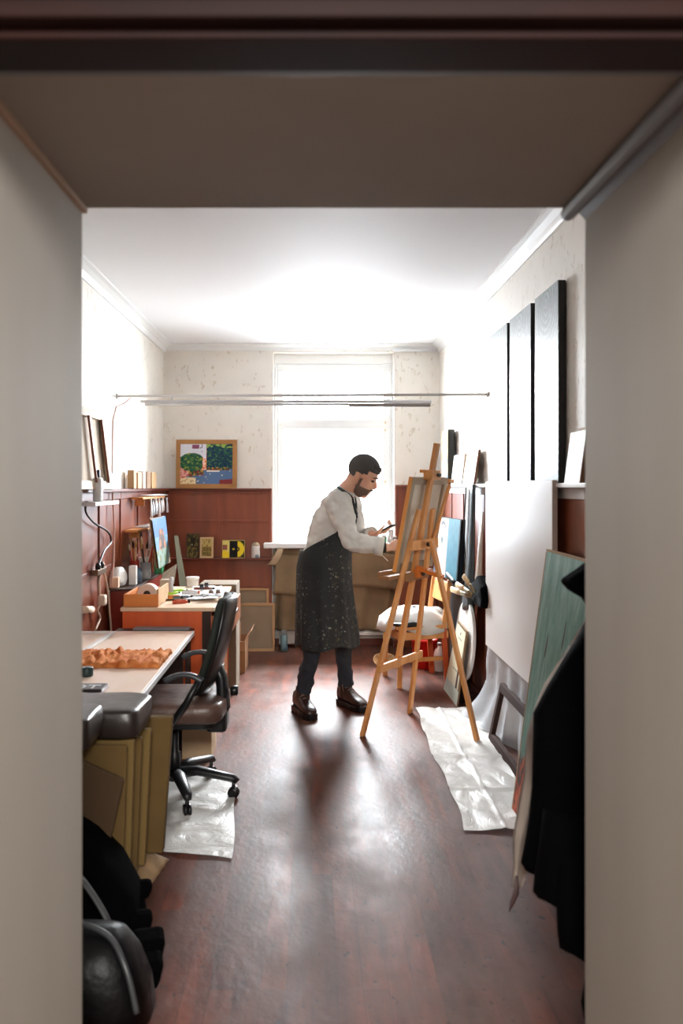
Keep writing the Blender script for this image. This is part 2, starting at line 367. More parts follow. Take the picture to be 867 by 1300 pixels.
b = MB(); b.box(WX0+.085, WX1-.085, WY+.03, WY+.035, WZ0+.06, 2.0); b.box(WX0+.085, WX1-.085, WY+.03, WY+.035, 2.09, WZ1-.155); b.build('window_pane', GL, wn)
b = MB()
for z in (2.05, 1.98, 1.5): b.box(WX1-.07, WX1-.06, WY-.016, WY-.0045, z, z+.02)
b.box(WX0+.055, WX0+.062, WY-.016, WY-.0045, 2.03, 2.045); b.build('window_latch', mat('old_brass', (226, 190, 130), .5), wn, bevel=.003)
# OBJECTS_BELOW
# ------------------------------------------------------------------ OBJECTS
def clump(pts, seed=0, amt=.01, sc=4):   # noise displacement
    return [p+V(noise.noise_vector(p*sc+V((seed, seed, seed))))*amt for p in pts]
def ringz(c, ax, ay, a, b, n=28, fold=0, nf=7, ph=0, pw=1.0):
    c = V(c); out = []
    for k in range(n):
        t = 2*PI*k/n; s = 1+fold*math.sin(nf*t+ph)
        x = math.copysign(abs(math.cos(t))**pw, math.cos(t)); y = math.copysign(abs(math.sin(t))**pw, math.sin(t))
        out.append(c+V(ax)*a*x*s+V(ay)*b*y*s)
    return out
def frame_bars(mb, a, b, c, d, w, t):   # picture frame bars round a quad a,b,c,d (in order), bar width w inward, thickness vector t
    q = [V(p) for p in (a, b, c, d)]
    ins = []
    for i in range(4):
        e1 = (q[(i+1) % 4]-q[i]).normalized(); e0 = (q[(i-1) % 4]-q[i]).normalized(); ins.append(q[i]+(e1+e0)*w)
    for i in range(4):
        j = (i+1) % 4; mb.slab(q[i], q[j], ins[j], ins[i], t)
    return ins
def quad(o, eu, ev): o = V(o); return o, o+V(eu), o+V(eu)+V(ev), o+V(ev)
# ---- easel --------------------------------------------------------------
EO = V((.464, 5.35, 0)); EU = V((.544, .839, 0)); EB = V((.839, -.544, 0)); ET = .198
EN = (V((0,0,-ET))+EB).normalized()       # out of the back
def E(a, z, d=0): return EO+EU*a+EB*(ET*z+d)+V((0,0,z))
ez = thing('easel', 'wooden lyre easel standing in the middle of the room holding a canvas', 'easel', (.6, 5.25, 0))
for s in (-1, 1):
    MB().bar(E(.31*s, 0), E(.095*s, 1.33), .042, .022, EU).build('front_leg', PINE, ez, bevel=.004)
MB().bar(E(0, .36, -.005), E(0, 1.725, -.005), .048, .024, EU).build('mast', PINE, ez, bevel=.003)
MB().bar(E(0, 1.14, .075), V((.95, 4.975, 0)), .04, .022, EU).build('rear_leg', PINE, ez, bevel=.004)
MB().bar(E(-.28, .40, .02), E(.28, .40, .02), .045, .02, (0,0,1)).build('lower_crossbar', PINE, ez, bevel=.003)
MB().bar(E(-.175, 1.12, .03), E(.18, 1.12, .03), .06, .022, (0,0,1)).build('upper_crossbar', PINE, ez, bevel=.003)
b = MB(); b.bar(E(-.3, .935, -.05), E(.3, .935, -.05), .075, .022, EB); b.bar(E(-.3, .955, -.085), E(.3, .955, -.085), .03, .014, (0,0,1)); b.bar(E(-.15, .93, .02), E(.15, .93, .02), .05, .02, (0,0,1))
b.build('canvas_ledge', mat('ledge_wood', (150, 104, 64), .5), ez, bevel=.003)
b = MB(); b.bar(E(-.02, .98, .02), E(0, .93, .19), .045, .022, EU); b.obox(E(0, .945, .03), EU*.05, EB*.02, V((0,0,.025))); b.build('brace', mat('easel_orange', (216, 116, 40), .4), ez, bevel=.003)
b = MB(); b.obox(E(0, 1.535, .0), EU*.06, EB*.03, V((0,0,.028))); b.bar(E(-.03, 1.56, -.07), E(-.03, 1.555, .02), .02, .02, (0,0,1)); b.build('top_clamp', PINE, ez, bevel=.004)
b = MB(); b.bar(E(.135, 1.14, .025), E(.235, 1.48, .02), .03, .014, EU); b.obox(E(.245, 1.50, .02), EU*.03, EB*.01, V((0,0,.012))); b.build('side_strut', PINE, ez, bevel=.003)
for (a, z, d) in ((0, 1.535, .045), (0, .94, .06), (0, 1.12, .06)): MB().lathe(E(a, z, d)-EN*.01, [(.012, 0), (.014, .006), (.012, .02), (.004, .022)], 12, EN).build('wing_bolt', mat('bolt_metal', (90, 86, 80), .35, metal=1), ez, smooth=False)
cv = thing('canvas_on_easel', 'stretched canvas seen from its back, clamped upright on the wooden easel', 'canvas', E(0, .965, -.04))
A, B_, C_, D = E(-.205, .965, -.045), E(.30, .965, -.045), E(.30, 1.525, -.045), E(-.205, 1.525, -.045)
MB().slab(A, B_, C_, D, EN*.003).build('canvas_cloth', CANVB, cv)
b = MB(); frame_bars(b, A+EN*.0035, B_+EN*.0035, C_+EN*.0035, D+EN*.0035, .045, EN*.018); b.build('stretcher_frame', mat('stretcher_grey', (178, 160, 136), .7, col2=(160, 140, 116), ns=6), cv, bevel=.002)
MB().slab(A-EN*.002, A+EN*.022, D+EN*.022, D-EN*.002, -EU*.004).build('side_edge', mat('edge_orange', (232, 158, 84), .5), cv)
# painted side towards the painter: quiet dabs
def dab(u, v):
    n = noise.noise(V((u*4, v*4, 3))); n2 = noise.noise(V((u*9+5, v*9, 1)))
    return tuple(max(0, c+n2*.12) for c in (rgb(206, 190, 160) if n > 0 else rgb(150, 160, 165)))
b = MB(); b.grid(lambda u, v: A.lerp(B_, u).lerp(D.lerp(C_, u), v)-EN*.0035, 30, 34, dab); b.build('painted_side', mat_vcol('dab_paint'), cv)

# ---- chair with white cloth behind the easel ----------------------------
ch = thing('wooden_chair', 'orange wooden chair heaped with white cloth behind the easel', 'chair', (.79, 6.57, 0))
q1, q2, q3, q4 = V((.565, 6.71, 0)), V((.635, 6.29, 0)), V((1.0, 6.40, 0)), V((.945, 6.82, 0))
for q in (q1, q2): MB().bar(q, q+V((.01, 0, .42)), .036, .036, (1,0,0)).build('leg', PINE, ch, bevel=.004)
for q in (q3, q4):
    MB().bar(q, q+V((-.03, 0, .42)), .04, .036, (1,0,0)).build('leg', ORANGE, ch, bevel=.004)
    MB().bar(q+V((-.03, 0, .40)), q+V((.02, 0, .775)), .036, .03, (1,0,0)).build('back_post', PINE, ch, bevel=.004)
MB().slab(q1+V((-.02, .01, .42)), q2+V((-.01, -.02, .42)), q3+V((-.0, -.02, .42)), q4+V((0, .02, .42)), (0,0,.03)).build('seat', PINE, ch, bevel=.006)
b = MB(); b.slab(q3+V((-.01, 0, .60)), q4+V((-.01, 0, .60)), q4+V((.015, 0, .755)), q3+V((.015, 0, .755)), (.018, 0, 0)); b.build('backrest', PINE, ch, bevel=.005)
for (p, q) in ((q1, q2), (q2, q3), (q3, q4), (q4, q1)): MB().bar(p+V((0,0,.375)), q+V((0,0,.375)), .055, .018, (0,0,1)).build('apron_rail', PINE, ch, bevel=.003)
MB().bar(q2+V((0,0,.2)), q3+V((-.02,0,.2)), .03, .018, (0,0,1)).build('stretcher', PINE, ch, bevel=.003)
def heap(u, v):
    a = 2*PI*u; r = .02+.24*v; x = .775+r*1.05*math.cos(a); y = 6.56+r*.95*math.sin(a)
    z = .455+.10*(1-v**3)+.035*noise.noise(V((x*9, y*9, 2)))*(1-.3*v)
    if v > .95: z = .43-.05*abs(math.sin(a*2+1))
    return V((x+.012*math.sin(6*a), y, z))
b = MB(); b.grid(heap, 48, 14); b.build('cloth', mat('rag_white', (232, 230, 226), .8, col2=(212, 210, 206), ns=8, bump=.3), None, 'crumpled white rag heaped on the seat of the wooden chair', 'cloth', smooth=True, solid=.006)
b = MB(); b.tube([(.58, 6.32, .462), (.66, 6.29, .455), (.74, 6.32, .46), (.8, 6.31, .455)], [.01, .02, .022, .01], 8); b.build('black_strap', BLACKP, None, 'short black strap lying across the white rag on the chair', 'strap', smooth=True)
# bucket, bottle, tray under the chair
b = MB(); b.lathe((.91, 7.02, 0), [(.085, 0), (.09, .01), (.105, .22), (.112, .22), (.112, .235), (.1, .235), (.083, .02)], 24)
b.build('bucket', RED, None, 'red plastic bucket on the floor behind the wooden chair', 'bucket', smooth=True)
wb = MB(); wb.lathe((1.02, 6.9, 0), [(.05, 0), (.052, .01), (.052, .13), (.04, .17), (.018, .185), (.018, .2)], 20); wb = wb.build('plastic_bottle', WPLAS, None, 'white plastic bottle on the floor beside the red bucket', 'bottle', smooth=True)
MB().lathe((1.02, 6.9, .2), [(.021, 0), (.021, .02), (.019, .022)], 16).build('cap', mat('grey_cap', (150,150,150), .5), wb, smooth=True)
b = MB(); b.lathe((.60, 7.1, .013), [(.04, 0), (.07, .01), (.10, .035), (.105, .035), (.09, .015), (.05, .006)], 28, (.1, -.5, 1)); b.build('woven_tray', mat('straw', (196, 158, 108), .8, col2=(150,110,70), ns=40), None, 'shallow straw tray on the floor left of the wooden chair legs', 'tray', smooth=True)

# ---- right wall ---------------------------------------------------------
def wall_canvas(name, label, cat, x0, x1, z0, z1, XF, th, face, side, group=None, lean=0, face_mat_part='painted_face'):
    ya, yb = XF*F/(x0-CX), XF*F/(x1-CX)   # far, near
    t = thing(name, label, cat, (XF, (ya+yb)/2, z0), group)
    a, b_, c, d = V((XF, ya, z0)), V((XF, yb, z0)), V((XF+lean, yb, z1)), V((XF+lean, ya, z1))
    if callable(face):
        m = MB(); m.grid(lambda u, v: a.lerp(b_, u).lerp(d.lerp(c, u), v)-V((.001, 0, 0)), 30, 40, face); m.build(face_mat_part, mat_vcol(name+'_paint'), t)
    else: MB().slab(a, b_, c, d, (.004, 0, 0)).build(face_mat_part, face, t)
    MB().slab(a+V((.004,0,0)), b_+V((.004,0,0)), c+V((.004,0,0)), d+V((.004,0,0)), (th, 0, 0)).build('stretcher', side, t)
    return t
def panel_mat():
    m, N, L, b = node_mat('dark_panel')
    v = mapped(N, L, (1, 1, 1))
    wv = N.new('ShaderNodeTexWave'); wv.wave_type = 'RINGS'; wv.inputs['Scale'].default_value = 9; wv.inputs['Distortion'].default_value = 3; wv.inputs['Detail'].default_value = 3; wv.inputs['Detail Scale'].default_value = 6
    L.new(mapped(N, L, (1, 1, 1), loc=(0, 0, -.86)), wv.inputs['Vector'])
    nz = N.new('ShaderNodeTexNoise'); nz.inputs['Scale'].default_value = 18; L.new(mapped(N, L, (1, 3, .6)), nz.inputs['Vector'])
    f = N.new('ShaderNodeMath'); f.operation = 'MULTIPLY'; L.new(wv.outputs['Fac'], f.inputs[0]); L.new(nz.outputs['Fac'], f.inputs[1])
    c = ramp(N, L, f.outputs[0], [(.2, rgb(50, 56, 62)), (.6, rgb(104, 122, 124))]); L.new(c, b.inputs['Base Color'])
    b.inputs['Roughness'].default_value = .38; b.inputs['Specular IOR Level'].default_value = .7
    return m
DPAN = panel_mat()
for i, (xa, xb, wh) in enumerate(((623, 643.5, 'farthest'), (647, 673.5, 'middle'), (679, 708.5, 'nearest'))):
    wall_canvas('tall_panel', wh+' of three tall dark glossy panels on the right wall', 'panel', xa, xb, ZR+.022, 2.412, 1.125, .03, DPAN, BLACKP, 'tall dark panels on the right wall', face_mat_part='panel_face')
# big white canvas in front
t = thing('large_canvas', 'large blank white canvas hung low on the right wall', 'canvas', (1.09, 4.66, .478))
XC_ = 1.088
ya, yb = XC_*F/(616.5-CX), XC_*F/(700.5-CX)
a, b_, c, d = V((XC_, ya, .478)), V((XC_, yb, .478)), V((XC_, yb, 1.497)), V((XC_, ya, 1.497))
MB().slab(a, b_, c, d, (.003, 0, 0)).build('canvas_cloth', CANVW, t)
b = MB(); frame_bars(b, *[p+V((.0035, 0, 0)) for p in (a, b_, c, d)], .05, (.022, 0, 0)); b.build('stretcher_frame', mat('edge_greige', (178, 160, 148), .7), t)
# teal board
tb = thing('teal_board', 'weathered teal painted board leaning against the right wall behind the black coat', 'board', (1.0, 3.6, 0))
a, d = V((.905, 3.93, 0)), V((1.068, 3.95, 1.172)); b_, c = V((.88, 3.12, 0)), V((1.068, 3.12, 1.172))
def teal_mat():
    m, N, L, b = node_mat('teal_flaked_paint')
    n1 = N.new('ShaderNodeTexNoise'); n1.inputs['Scale'].default_value = 5; n1.inputs['Detail'].default_value = 8; n1.inputs['Roughness'].default_value = .7; L.new(mapped(N, L, (4, 3, .5)), n1.inputs['Vector'])
    n2 = N.new('ShaderNodeTexNoise'); n2.inputs['Scale'].default_value = 26; n2.inputs['Detail'].default_value = 5; L.new(mapped(N, L, (1.5, 1.5, .6)), n2.inputs['Vector'])
    teal = ramp(N, L, n1.outputs['Fac'], [(.3, rgb(92, 134, 120)), (.5, rgb(118, 162, 150)), (.66, rgb(150, 182, 172)), (.78, rgb(150, 148, 96))])
    tc = N.new('ShaderNodeTexCoord'); sx = N.new('ShaderNodeSeparateXYZ'); L.new(tc.outputs['Object'], sx.inputs[0])
    a_ = N.new('ShaderNodeMath'); a_.operation = 'MULTIPLY_ADD'; L.new(n1.outputs['Fac'], a_.inputs[0]); a_.inputs[1].default_value = .5; a_.inputs[2].default_value = .04
    lt = N.new('ShaderNodeMath'); lt.operation = 'LESS_THAN'; L.new(sx.outputs[2], lt.inputs[0]); L.new(a_.outputs[0], lt.inputs[1])
    org = ramp(N, L, n2.outputs['Fac'], [(.42, rgb(40, 26, 22)), (.5, rgb(186, 72, 30)), (.6, rgb(206, 96, 44)), (.68, rgb(96, 110, 84))])
    c1 = mixc(N, L, lt.outputs[0], teal, org)
    n3 = N.new('ShaderNodeTexNoise'); n3.inputs['Scale'].default_value = 11; n3.inputs['Detail'].default_value = 1; L.new(mapped(N, L, (1, 2, .16)), n3.inputs['Vector'])
    ck = ramp(N, L, n3.outputs['Fac'], [(.70, (0,0,0)), (.72, (1,1,1))])
    L.new(mixc(N, L, ck, c1, rgb(70, 50, 36)), b.inputs['Base Color'])
    b.inputs['Roughness'].default_value = .6
    bp = N.new('ShaderNodeBump'); bp.inputs['Strength'].default_value = .5; bp.inputs['Distance'].default_value = .006; L.new(n2.outputs['Fac'], bp.inputs['Height']); L.new(bp.outputs[0], b.inputs['Normal'])
    return m
TEAL = teal_mat()
nrm = (b_-a).cross(d-a).normalized(); nrm = nrm if nrm.x > 0 else -nrm
MB().slab(a, b_, c, d, nrm*.006).build('painted_planks', TEAL, tb)
b = MB(); b.slab(a+nrm*.0065, b_+nrm*.0065, c+nrm*.0065, d+nrm*.0065, nrm*.022); b.build('backing', mat('board_edge', (150, 134, 112), .8, col2=(120,104,84), ns=10), tb)
frm = MB(); e = V((0, .012, 0)); frm.slab(a-nrm*.001, a-e-nrm*.001, d-e-nrm*.001, d-nrm*.001, nrm*.03); frm.slab(d+V((0,0,.001)), c+V((0,0,.001)), c+V((0,0,.011)), d+V((0,0,.011)), nrm*.028); frm.build('edge_strip', mat('board_strip', (168, 138, 104), .7), tb)
# dark small frame leaning
ff = thing('picture_frame', 'small dark brown wooden frame leaning against the plastic sheeting', 'frame', (1.07, 4.9, 0))
b = MB(); frame_bars(b, V((1.02, 5.03, .0)), V((1.02, 4.25, .0)), V((1.085, 4.25, .335)), V((1.085, 5.0, .335)), .045, (.028, 0, .0)); b.build('frame_bars', mat('dark_frame', (66, 46, 40), .85, col2=(52,36,32), ns=5, spec=.15), ff, bevel=.003)
# plastic sheeting behind and on the floor
def plastic(name, col, col2):
    m, N, L, b = node_mat(name)
    n1 = N.new('ShaderNodeTexNoise'); n1.inputs['Scale'].default_value = 4; n1.inputs['Detail'].default_value = 4; L.new(mapped(N, L, (1, 1, 1)), n1.inputs['Vector'])
    L.new(ramp(N, L, n1.outputs['Fac'], [(.3, col), (.7, col2)]), b.inputs['Base Color'])
    b.inputs['Roughness'].default_value = .34; b.inputs['Alpha'].default_value = .8
    vo = N.new('ShaderNodeTexVoronoi'); vo.feature = 'DISTANCE_TO_EDGE'; vo.inputs['Scale'].default_value = 9
    n2 = N.new('ShaderNodeTexNoise'); n2.inputs['Scale'].default_value = 5; n2.inputs['Detail'].default_value = 6
    av = N.new('ShaderNodeVectorMath'); av.operation = 'MULTIPLY_ADD'; L.new(n2.outputs['Color'], av.inputs[0]); av.inputs[1].default_value = (.3,.3,.3); tc = N.new('ShaderNodeTexCoord'); L.new(tc.outputs['Object'], av.inputs[2]); L.new(av.outputs[0], vo.inputs['Vector'])
    bp = N.new('ShaderNodeBump'); bp.inputs['Strength'].default_value = .5; bp.inputs['Distance'].default_value = .009
    ma = N.new('ShaderNodeMath'); ma.operation = 'ADD'; L.new(vo.outputs['Distance'], ma.inputs[0]); L.new(n2.outputs['Fac'], ma.inputs[1]); L.new(ma.outputs[0], bp.inputs['Height']); L.new(bp.outputs[0], b.inputs['Normal'])
    return m
PLS = plastic('plastic_sheet', rgb(226, 224, 218), rgb(240, 238, 234))
PLS2 = plastic('plastic_curtain', rgb(186, 192, 198), rgb(216, 220, 224))
def curt(u, v):   # u along wall (far to near), v from top to floor
    Y = 5.5-1.75*u; z = .70*(1-v)
    X = 1.118-.012*math.sin(u*38)*(.4+v)-.02*abs(noise.noise(V((u*6, v*3, 0)))) - (.16*max(0, (v-.55)/.45)**2)*max(0, 1-2.4*u)
    if v >= .999: z = .012
    Y += .25*(max(0, v-.4))**2*(1-u)
    return V((X, Y, max(z, .012)))
b = MB(); b.grid(curt, 90, 26); b.build('plastic_curtain', PLS2, None, 'crumpled clear plastic sheet hanging below the large white canvas', 'plastic sheet', smooth=True)
def sheetR(u, v):  # u from left edge to wall, v far to near
    L_ = V((.675, 5.70, 0)).lerp(V((.655, 3.68, 0)), v); R_ = V((1.05, 5.72, 0)).lerp(V((1.06, 3.66, 0)), v)
    p = L_.lerp(R_, u); p.x += .006*math.sin(v*23)*(1-u)+.008*math.sin(v*9+1)*(1-u)
    p.z = .006+.010*abs(noise.noise(V((p.x*7, p.y*5, 1))))*2+.006*math.exp(-((u-.42)*40)**2)
    if abs(v-.5) < .015 or abs(v-.75) < .012: p.z += .008
    return p
b = MB(); b.grid(sheetR, 50, 110); b.build('plastic_floor_sheet', PLS, None, 'long crinkled translucent plastic sheet on the floor under the easel foot', 'plastic sheet', smooth=True)
# pictures on the right rail
rz = ZR+.021
wall_canvas('rail_picture', 'nearest white framed picture on the right rail past the tall panels', 'picture', 716, 735, rz, rz+.22, 1.105, .012, mat('pinkish_white', (232, 222, 218), .5), mat('brown_edge', (120, 78, 50), .6), lean=.03)
wall_canvas('leaning_board', 'thin brown board behind the nearest white picture on the right rail', 'board', 727, 738.5, rz, rz+.235, 1.128, .01, MDF, mat('brown_edge', (120, 78, 50), .6), lean=.02)
def yel(u, v):
    n = noise.noise(V((u*5, v*6, 8)))
    c = rgb(170, 136, 36) if v > .45 else rgb(60, 110, 130)
    if n > .15: c = rgb(176, 160, 96)
    if n < -.25: c = rgb(214, 150, 90)
    return c
wall_canvas('yellow_painting', 'tall yellow painting with black edge standing on the right rail', 'painting', 561, 568.5, rz, 1.925, 1.09, .05, yel, BLACKP)
wall_canvas('rail_canvas', 'small pale blue canvas on the right rail, left of the plain white one', 'canvas', 572.5, 585.5, rz, rz+.225, 1.10, .015, mat('pale_blue_wash', (208, 220, 226), .4, col2=(170, 196, 208), ns=7, stretch=(1,3,.3)), PINEL, lean=.025)
wall_canvas('rail_canvas', 'small plain white canvas on the right rail beside the hanging grey cloth', 'canvas', 587, 600.5, rz, rz+.235, 1.09, .015, CANVW, mat('brown_edge', (120, 78, 50), .6), lean=.035)
# black portfolio standing, with painting on it
b = MB(); b.box(1.075, 1.135, 6.22, 6.75, 0, .78); b = b.build('portfolio_case', mat('portfolio_black', (14, 14, 16), .5), None, 'tall black portfolio case standing against the right wall behind the easel', 'case', bevel=.01)
MB().tube([(1.06, 6.3, .0), (1.06, 6.3, .0)], .001, 3) 
def face_col(u, v):
    if u > .52:
        return tuple(c*(1+.25*noise.noise(V((u*30, v*8, 0)))) for c in rgb(80, 136, 156)) if u < .97 else rgb(30, 40, 46)
    c = rgb(196, 184, 178)
    if (abs(math.hypot((u-.3)*1.0, v-.82)-.10) < .018 and v > .8): c = rgb(60, 70, 86)
    if math.hypot((u-.28), (v-.62)*.8) < .05: c = rgb(88, 108, 116)
    if noise.noise(V((u*4, v*4, 5))) > .3: c = rgb(226, 178, 164)
    if u < .12 and v < .6: c = rgb(90, 100, 120)
    return c
bpn = thing('blue_painting', 'unframed painting of a pale face with a light blue side above the wooden chair', 'painting', (1.0, 6.5, .785))
a, b_ = V((.945, 6.75, .785)), V((1.045, 6.25, .785)); c, d = b_+V((.03, .0, .44)), a+V((.03, 0, .445))
m_ = MB(); m_.grid(lambda u, v: a.lerp(b_, u).lerp(d.lerp(c, u), v), 40, 44, face_col); m_.build('painted_face', mat_vcol('blue_painting_paint'), bpn)
MB().slab(a+V((.001,0,0)), b_+V((.001,0,0)), c+V((.001,0,0)), d+V((.001,0,0)), (.042, .008, 0)).build('stretcher', mat('painting_edge', (24, 34, 40), .7, spec=.2), bpn)
# hanging grey cloth / tripod bag
def drape(zt, zb, Yc, wt, wb, X0, amp, n=7, seed=0, dy=0):
    R = []
    for j in range(15):
        f = j/14; z = zt+(zb-zt)*f; wd = wt+(wb-wt)*f; r = []
        for k in range(48):
            t = 2*PI*k/48; s = 1+amp*math.sin(n*t+seed+f*1.2)
            r.append(V((X0+.03*math.cos(t)*s*(.7+.5*f), Yc+dy*f+wd*math.sin(t)*s, z+.01*math.sin(3*t+seed)*(f > .9))))
        R.append(r)
    return MB().rings(R)
gb = drape(1.478, .62, 5.90, .10, .12, 1.085, .07, 6, 1, .12).build('tripod_bag', DKGREY, None, 'long dark grey folded bag hanging from the right rail beside the white canvas', 'bag', smooth=True, org=(1.085, 5.86, .66))
MB().tube([(1.05, 5.9, 1.46), (1.04, 5.93, 1.2), (1.043, 5.9, 1.0), (1.045, 5.98, .75)], .005, 6).build('cord', BLACKP, gb, smooth=True)
MB().tube([(1.05, 5.78, 1.45), (1.043, 5.80, 1.15), (1.04, 5.86, .9), (1.048, 5.88, .7)], .004, 6).build('cord', mat('pale_cord', (190,190,190), .6), gb, smooth=True)
b = MB(); b.tube([(1.1, 5.58, 1.3), (1.09, 5.6, 1.1), (1.08, 5.62, .85), (1.08, 5.63, .74)], [.02, .04, .06, .03], 16, sq=((1,0,0), .35)); b.build('clear_bag', mat('milky_plastic', (196, 186, 176), .35), None, 'milky plastic bag hanging behind the black brush pouch', 'bag', smooth=True)
# brush pouch
XP = 1.045
MB().prism([PX(x, y, XP) for x, y in ((586, 744), (592, 741), (600, 738), (604, 730), (610, 745), (611.5, 764), (610, 773), (603, 769), (596, 760), (589, 751))], (.075, 0, 0)).build('brush_pouch', mat('pouch_black', (5, 6, 9), .9, spec=.05, bump=.3, bs=20), None, 'black cloth pouch hanging on the right wall with thick brushes sticking out', 'pouch', bevel=.018)
for i, (x1, y1, x2, y2, c) in enumerate(((567, 729, 592, 757, 0), (580, 742, 600, 755, 1), (588, 731, 603, 752, 1), (573, 748, 598, 757, 1))):
    a, c2 = PX(x1, y1, .97), PX(x2, y2, 1.03)
    br = thing('wide_brush', 'wide flat brush sticking out of the black pouch, '+('blackened bristles topmost' if c == 0 else 'pale wooden handle'), 'brush', a, None if c == 0 else 'pale handled brushes in the black pouch')
    MB().tube([a, a.lerp(c2, .35), a.lerp(c2, .5)], [.02, .022, .017], 12, sq=((1,0,0), .5)).build('bristles' if c == 0 else 'handle', BLACKP if c == 0 else mat('handle_pale', (216, 188, 146), .4), br, smooth=True)
    MB().tube([a.lerp(c2, .5), c2], [.018, .014], 12, sq=((1,0,0), .5)).build('ferrule', mat('ferrule', (150, 140, 110), .35, metal=.6), br, smooth=True)
# oval white board and printed sheet
MB().box(.99, 1.07, 5.85, 6.15, 0, .128).build('dark_block', DARKWOOD, None, 'low dark wooden block on the floor under the white oval board', 'block', bevel=.003)
ov = [V((1.03+.04*(.27+.27*math.sin(t))/.54, 6.0+.34*math.cos(t), .402+.272*math.sin(t))) for t in [2*PI*k/40 for k in range(40)]]
MB().prism(ov, (.02, 0, 0)).build('oval_board', mat('oval_white', (228, 226, 222), .4), None, 'white oval board leaning on the right wall at the floor', 'board', bevel=.003)
sb = thing('printed_board', 'narrow cream printed board with pinned card leaning before the white oval', 'board', (.97, 6.1, 0))
a, b_, c, d = V((.955, 6.28, .0)), V((.965, 5.78, .0)), V((1.033, 5.78, .50)), V((1.03, 6.1, .52))
def prn(u, v):
    c = rgb(226, 218, 190)
    if u > .9 or v > .97: c = rgb(120, 100, 70)
    if .72 < u < .86 and .2+.1*math.sin(v*20) < v < .48: c = rgb(60, 36, 26)
    if .3 < u < .7 and (abs(v-.82) < .01 or abs(v-.62) < .008 or abs(v-.4) < .008): c = rgb(150, 146, 130)
    if .45 < u < .52 and .86 < v < .92: c = rgb(30, 30, 30)
    if v < .2: c = rgb(196, 206, 196)
    return c
m_ = MB(); m_.grid(lambda u, v: a.lerp(b_, u).lerp(d.lerp(c, u), v)-V((.001,0,0)), 30, 50, prn); m_.build('printed_face', mat_vcol('print_card'), sb)
MB().slab(a, b_, c, d, (.01, 0, 0)).build('backing', MDF, sb)
# pink strip by the curtain
MB().box(.755, .79, YB-.07, YB-.04, .27, .80).build('pink_strip', mat('pink_cloth', (214, 140, 132), .7), None, 'narrow pink cloth strip hanging at the right end of the burlap curtain', 'cloth', org=(.77, YB-.05, .27))
# ---- coat hung on the near wall -----------------------------------------
ck = thing('black_coat', 'long black coat with pale lining hanging at the right of the doorway', 'coat', (.86, 2.22, .1))
NC = 64
def coatpiece(rows, Yc, dep, xr, nf, name, amp=.06):
    R = []
    for j, (y, xl) in enumerate(rows):
        xw = (xl-CX)*Yc/F; zz = CZ-(y-CY)*Yc/F; cxx = (xw+xr)/2; hw = (xr-xw)/2; r = []
        for k in range(NC):
            t = 2*PI*k/NC; s = 1+amp*math.sin(nf*t+j*.12)*abs(math.sin(t))
            r.append(V((cxx-hw*math.cos(t), Yc-dep*math.sin(t)*s, zz+.008*math.sin(5*t)*(j > 0))))
        R.append(r)
    MB().rings(R).build(name, BLACK, ck, smooth=True)
coatpiece([(765, 752), (790, 745), (812, 733), (842, 713), (872, 695), (905, 678), (960, 677), (1000, 676), (1040, 672), (1070, 667), (1096, 662), (1106, 668)], 2.30, .13, .98, 9, 'coat_body')
coatpiece([(1030, 690), (1080, 684), (1110, 679), (1132, 677), (1141, 684), (1146, 700)], 2.20, .10, .96, 7, 'coat_lining_panel')
coatpiece([(1080, 712), (1130, 706), (1180, 708), (1204, 711), (1210, 722), (1214, 732)], 2.14, .08, .94, 7, 'coat_tail')
b = MB(); Y2 = 2.34
b.prism([P(707, 736, Y2), P(728, 722, Y2), P(744, 710, Y2), P(775, 712, Y2-.02), P(775, 790, Y2-.02), P(744, 772, Y2), P(735, 758, Y2), P(718, 748, Y2)], (.01, -.06, 0))
b.build('coat_sleeve', BLACK, ck, bevel=.012)
# pale lining: a long cloth strip along the coat's edge
edge = [(746, 790, 5), (736, 812, 8), (716, 842, 7), (698, 872, 7), (686, 900, 6), (678, 935, 8), (679, 985, 14), (672, 1030, 16), (664, 1065, 14), (659, 1100, 8), (655, 1125, 5)]
Lf = [P(x-w_*.9, y, 2.46) for x, y, w_ in edge]; Rt = [P(x+w_*1.6, y, 2.40) for x, y, w_ in edge]
def lin(u, v):
    i = min(int(v*(len(edge)-1)), len(edge)-2); f = v*(len(edge)-1)-i
    p = Lf[i].lerp(Lf[i+1], f).lerp(Rt[i].lerp(Rt[i+1], f), u); p.y += .012*math.sin(u*9+v*4); return p
b = MB(); b.grid(lin, 12, 60); b.build('coat_lining', mat('lining', (196, 184, 172), .6, col2=(120, 104, 96), ns=6, stretch=(2,2,.6), detail=2), ck, smooth=True, solid=.004)
b = MB(); b.tube([P(656, 1112, 2.42), P(655, 1135, 2.42), P(650, 1146, 2.42), P(646, 1158, 2.42)], [.004, .009, .007, .001], 8, sq=((0,1,0), .5)); b.build('belt_end', mat('belt_brown', (70, 50, 48), .6), ck, smooth=True)
b = MB(); b.lathe((.775, 2.28, .02), [(.03, -.018), (.05, .0), (.065, .08), (.05, .17), (.01, .21)], 18); b.build('dark_bag', BLACK, None, 'small black bag on the floor under the black coat', 'bag', smooth=True)
b = MB(); b.box(.66, 1.1, YF+.001, YF+.022, 1.5, 1.58); rk = b.build('coat_rack', DARKWOOD, None, 'dark wooden coat rack on the near wall above the black coat', 'coat rack', bevel=.003, org=(.88, YF, 1.5))
for x in (.72, .88, 1.04): MB().tube([(x, YF+.02, 1.54), (x, YF+.07, 1.53), (x, YF+.09, 1.56)], .007, 8).build('hook', STEEL, rk, smooth=True)
MB().tube([(.88, YF+.08, 1.56), (.88, YF+.10, 1.5), (.88, 2.2, 1.3), (.88, 2.24, 1.15)], [.012, .03, .07, .1], 16).build('collar', BLACK, ck, smooth=True)
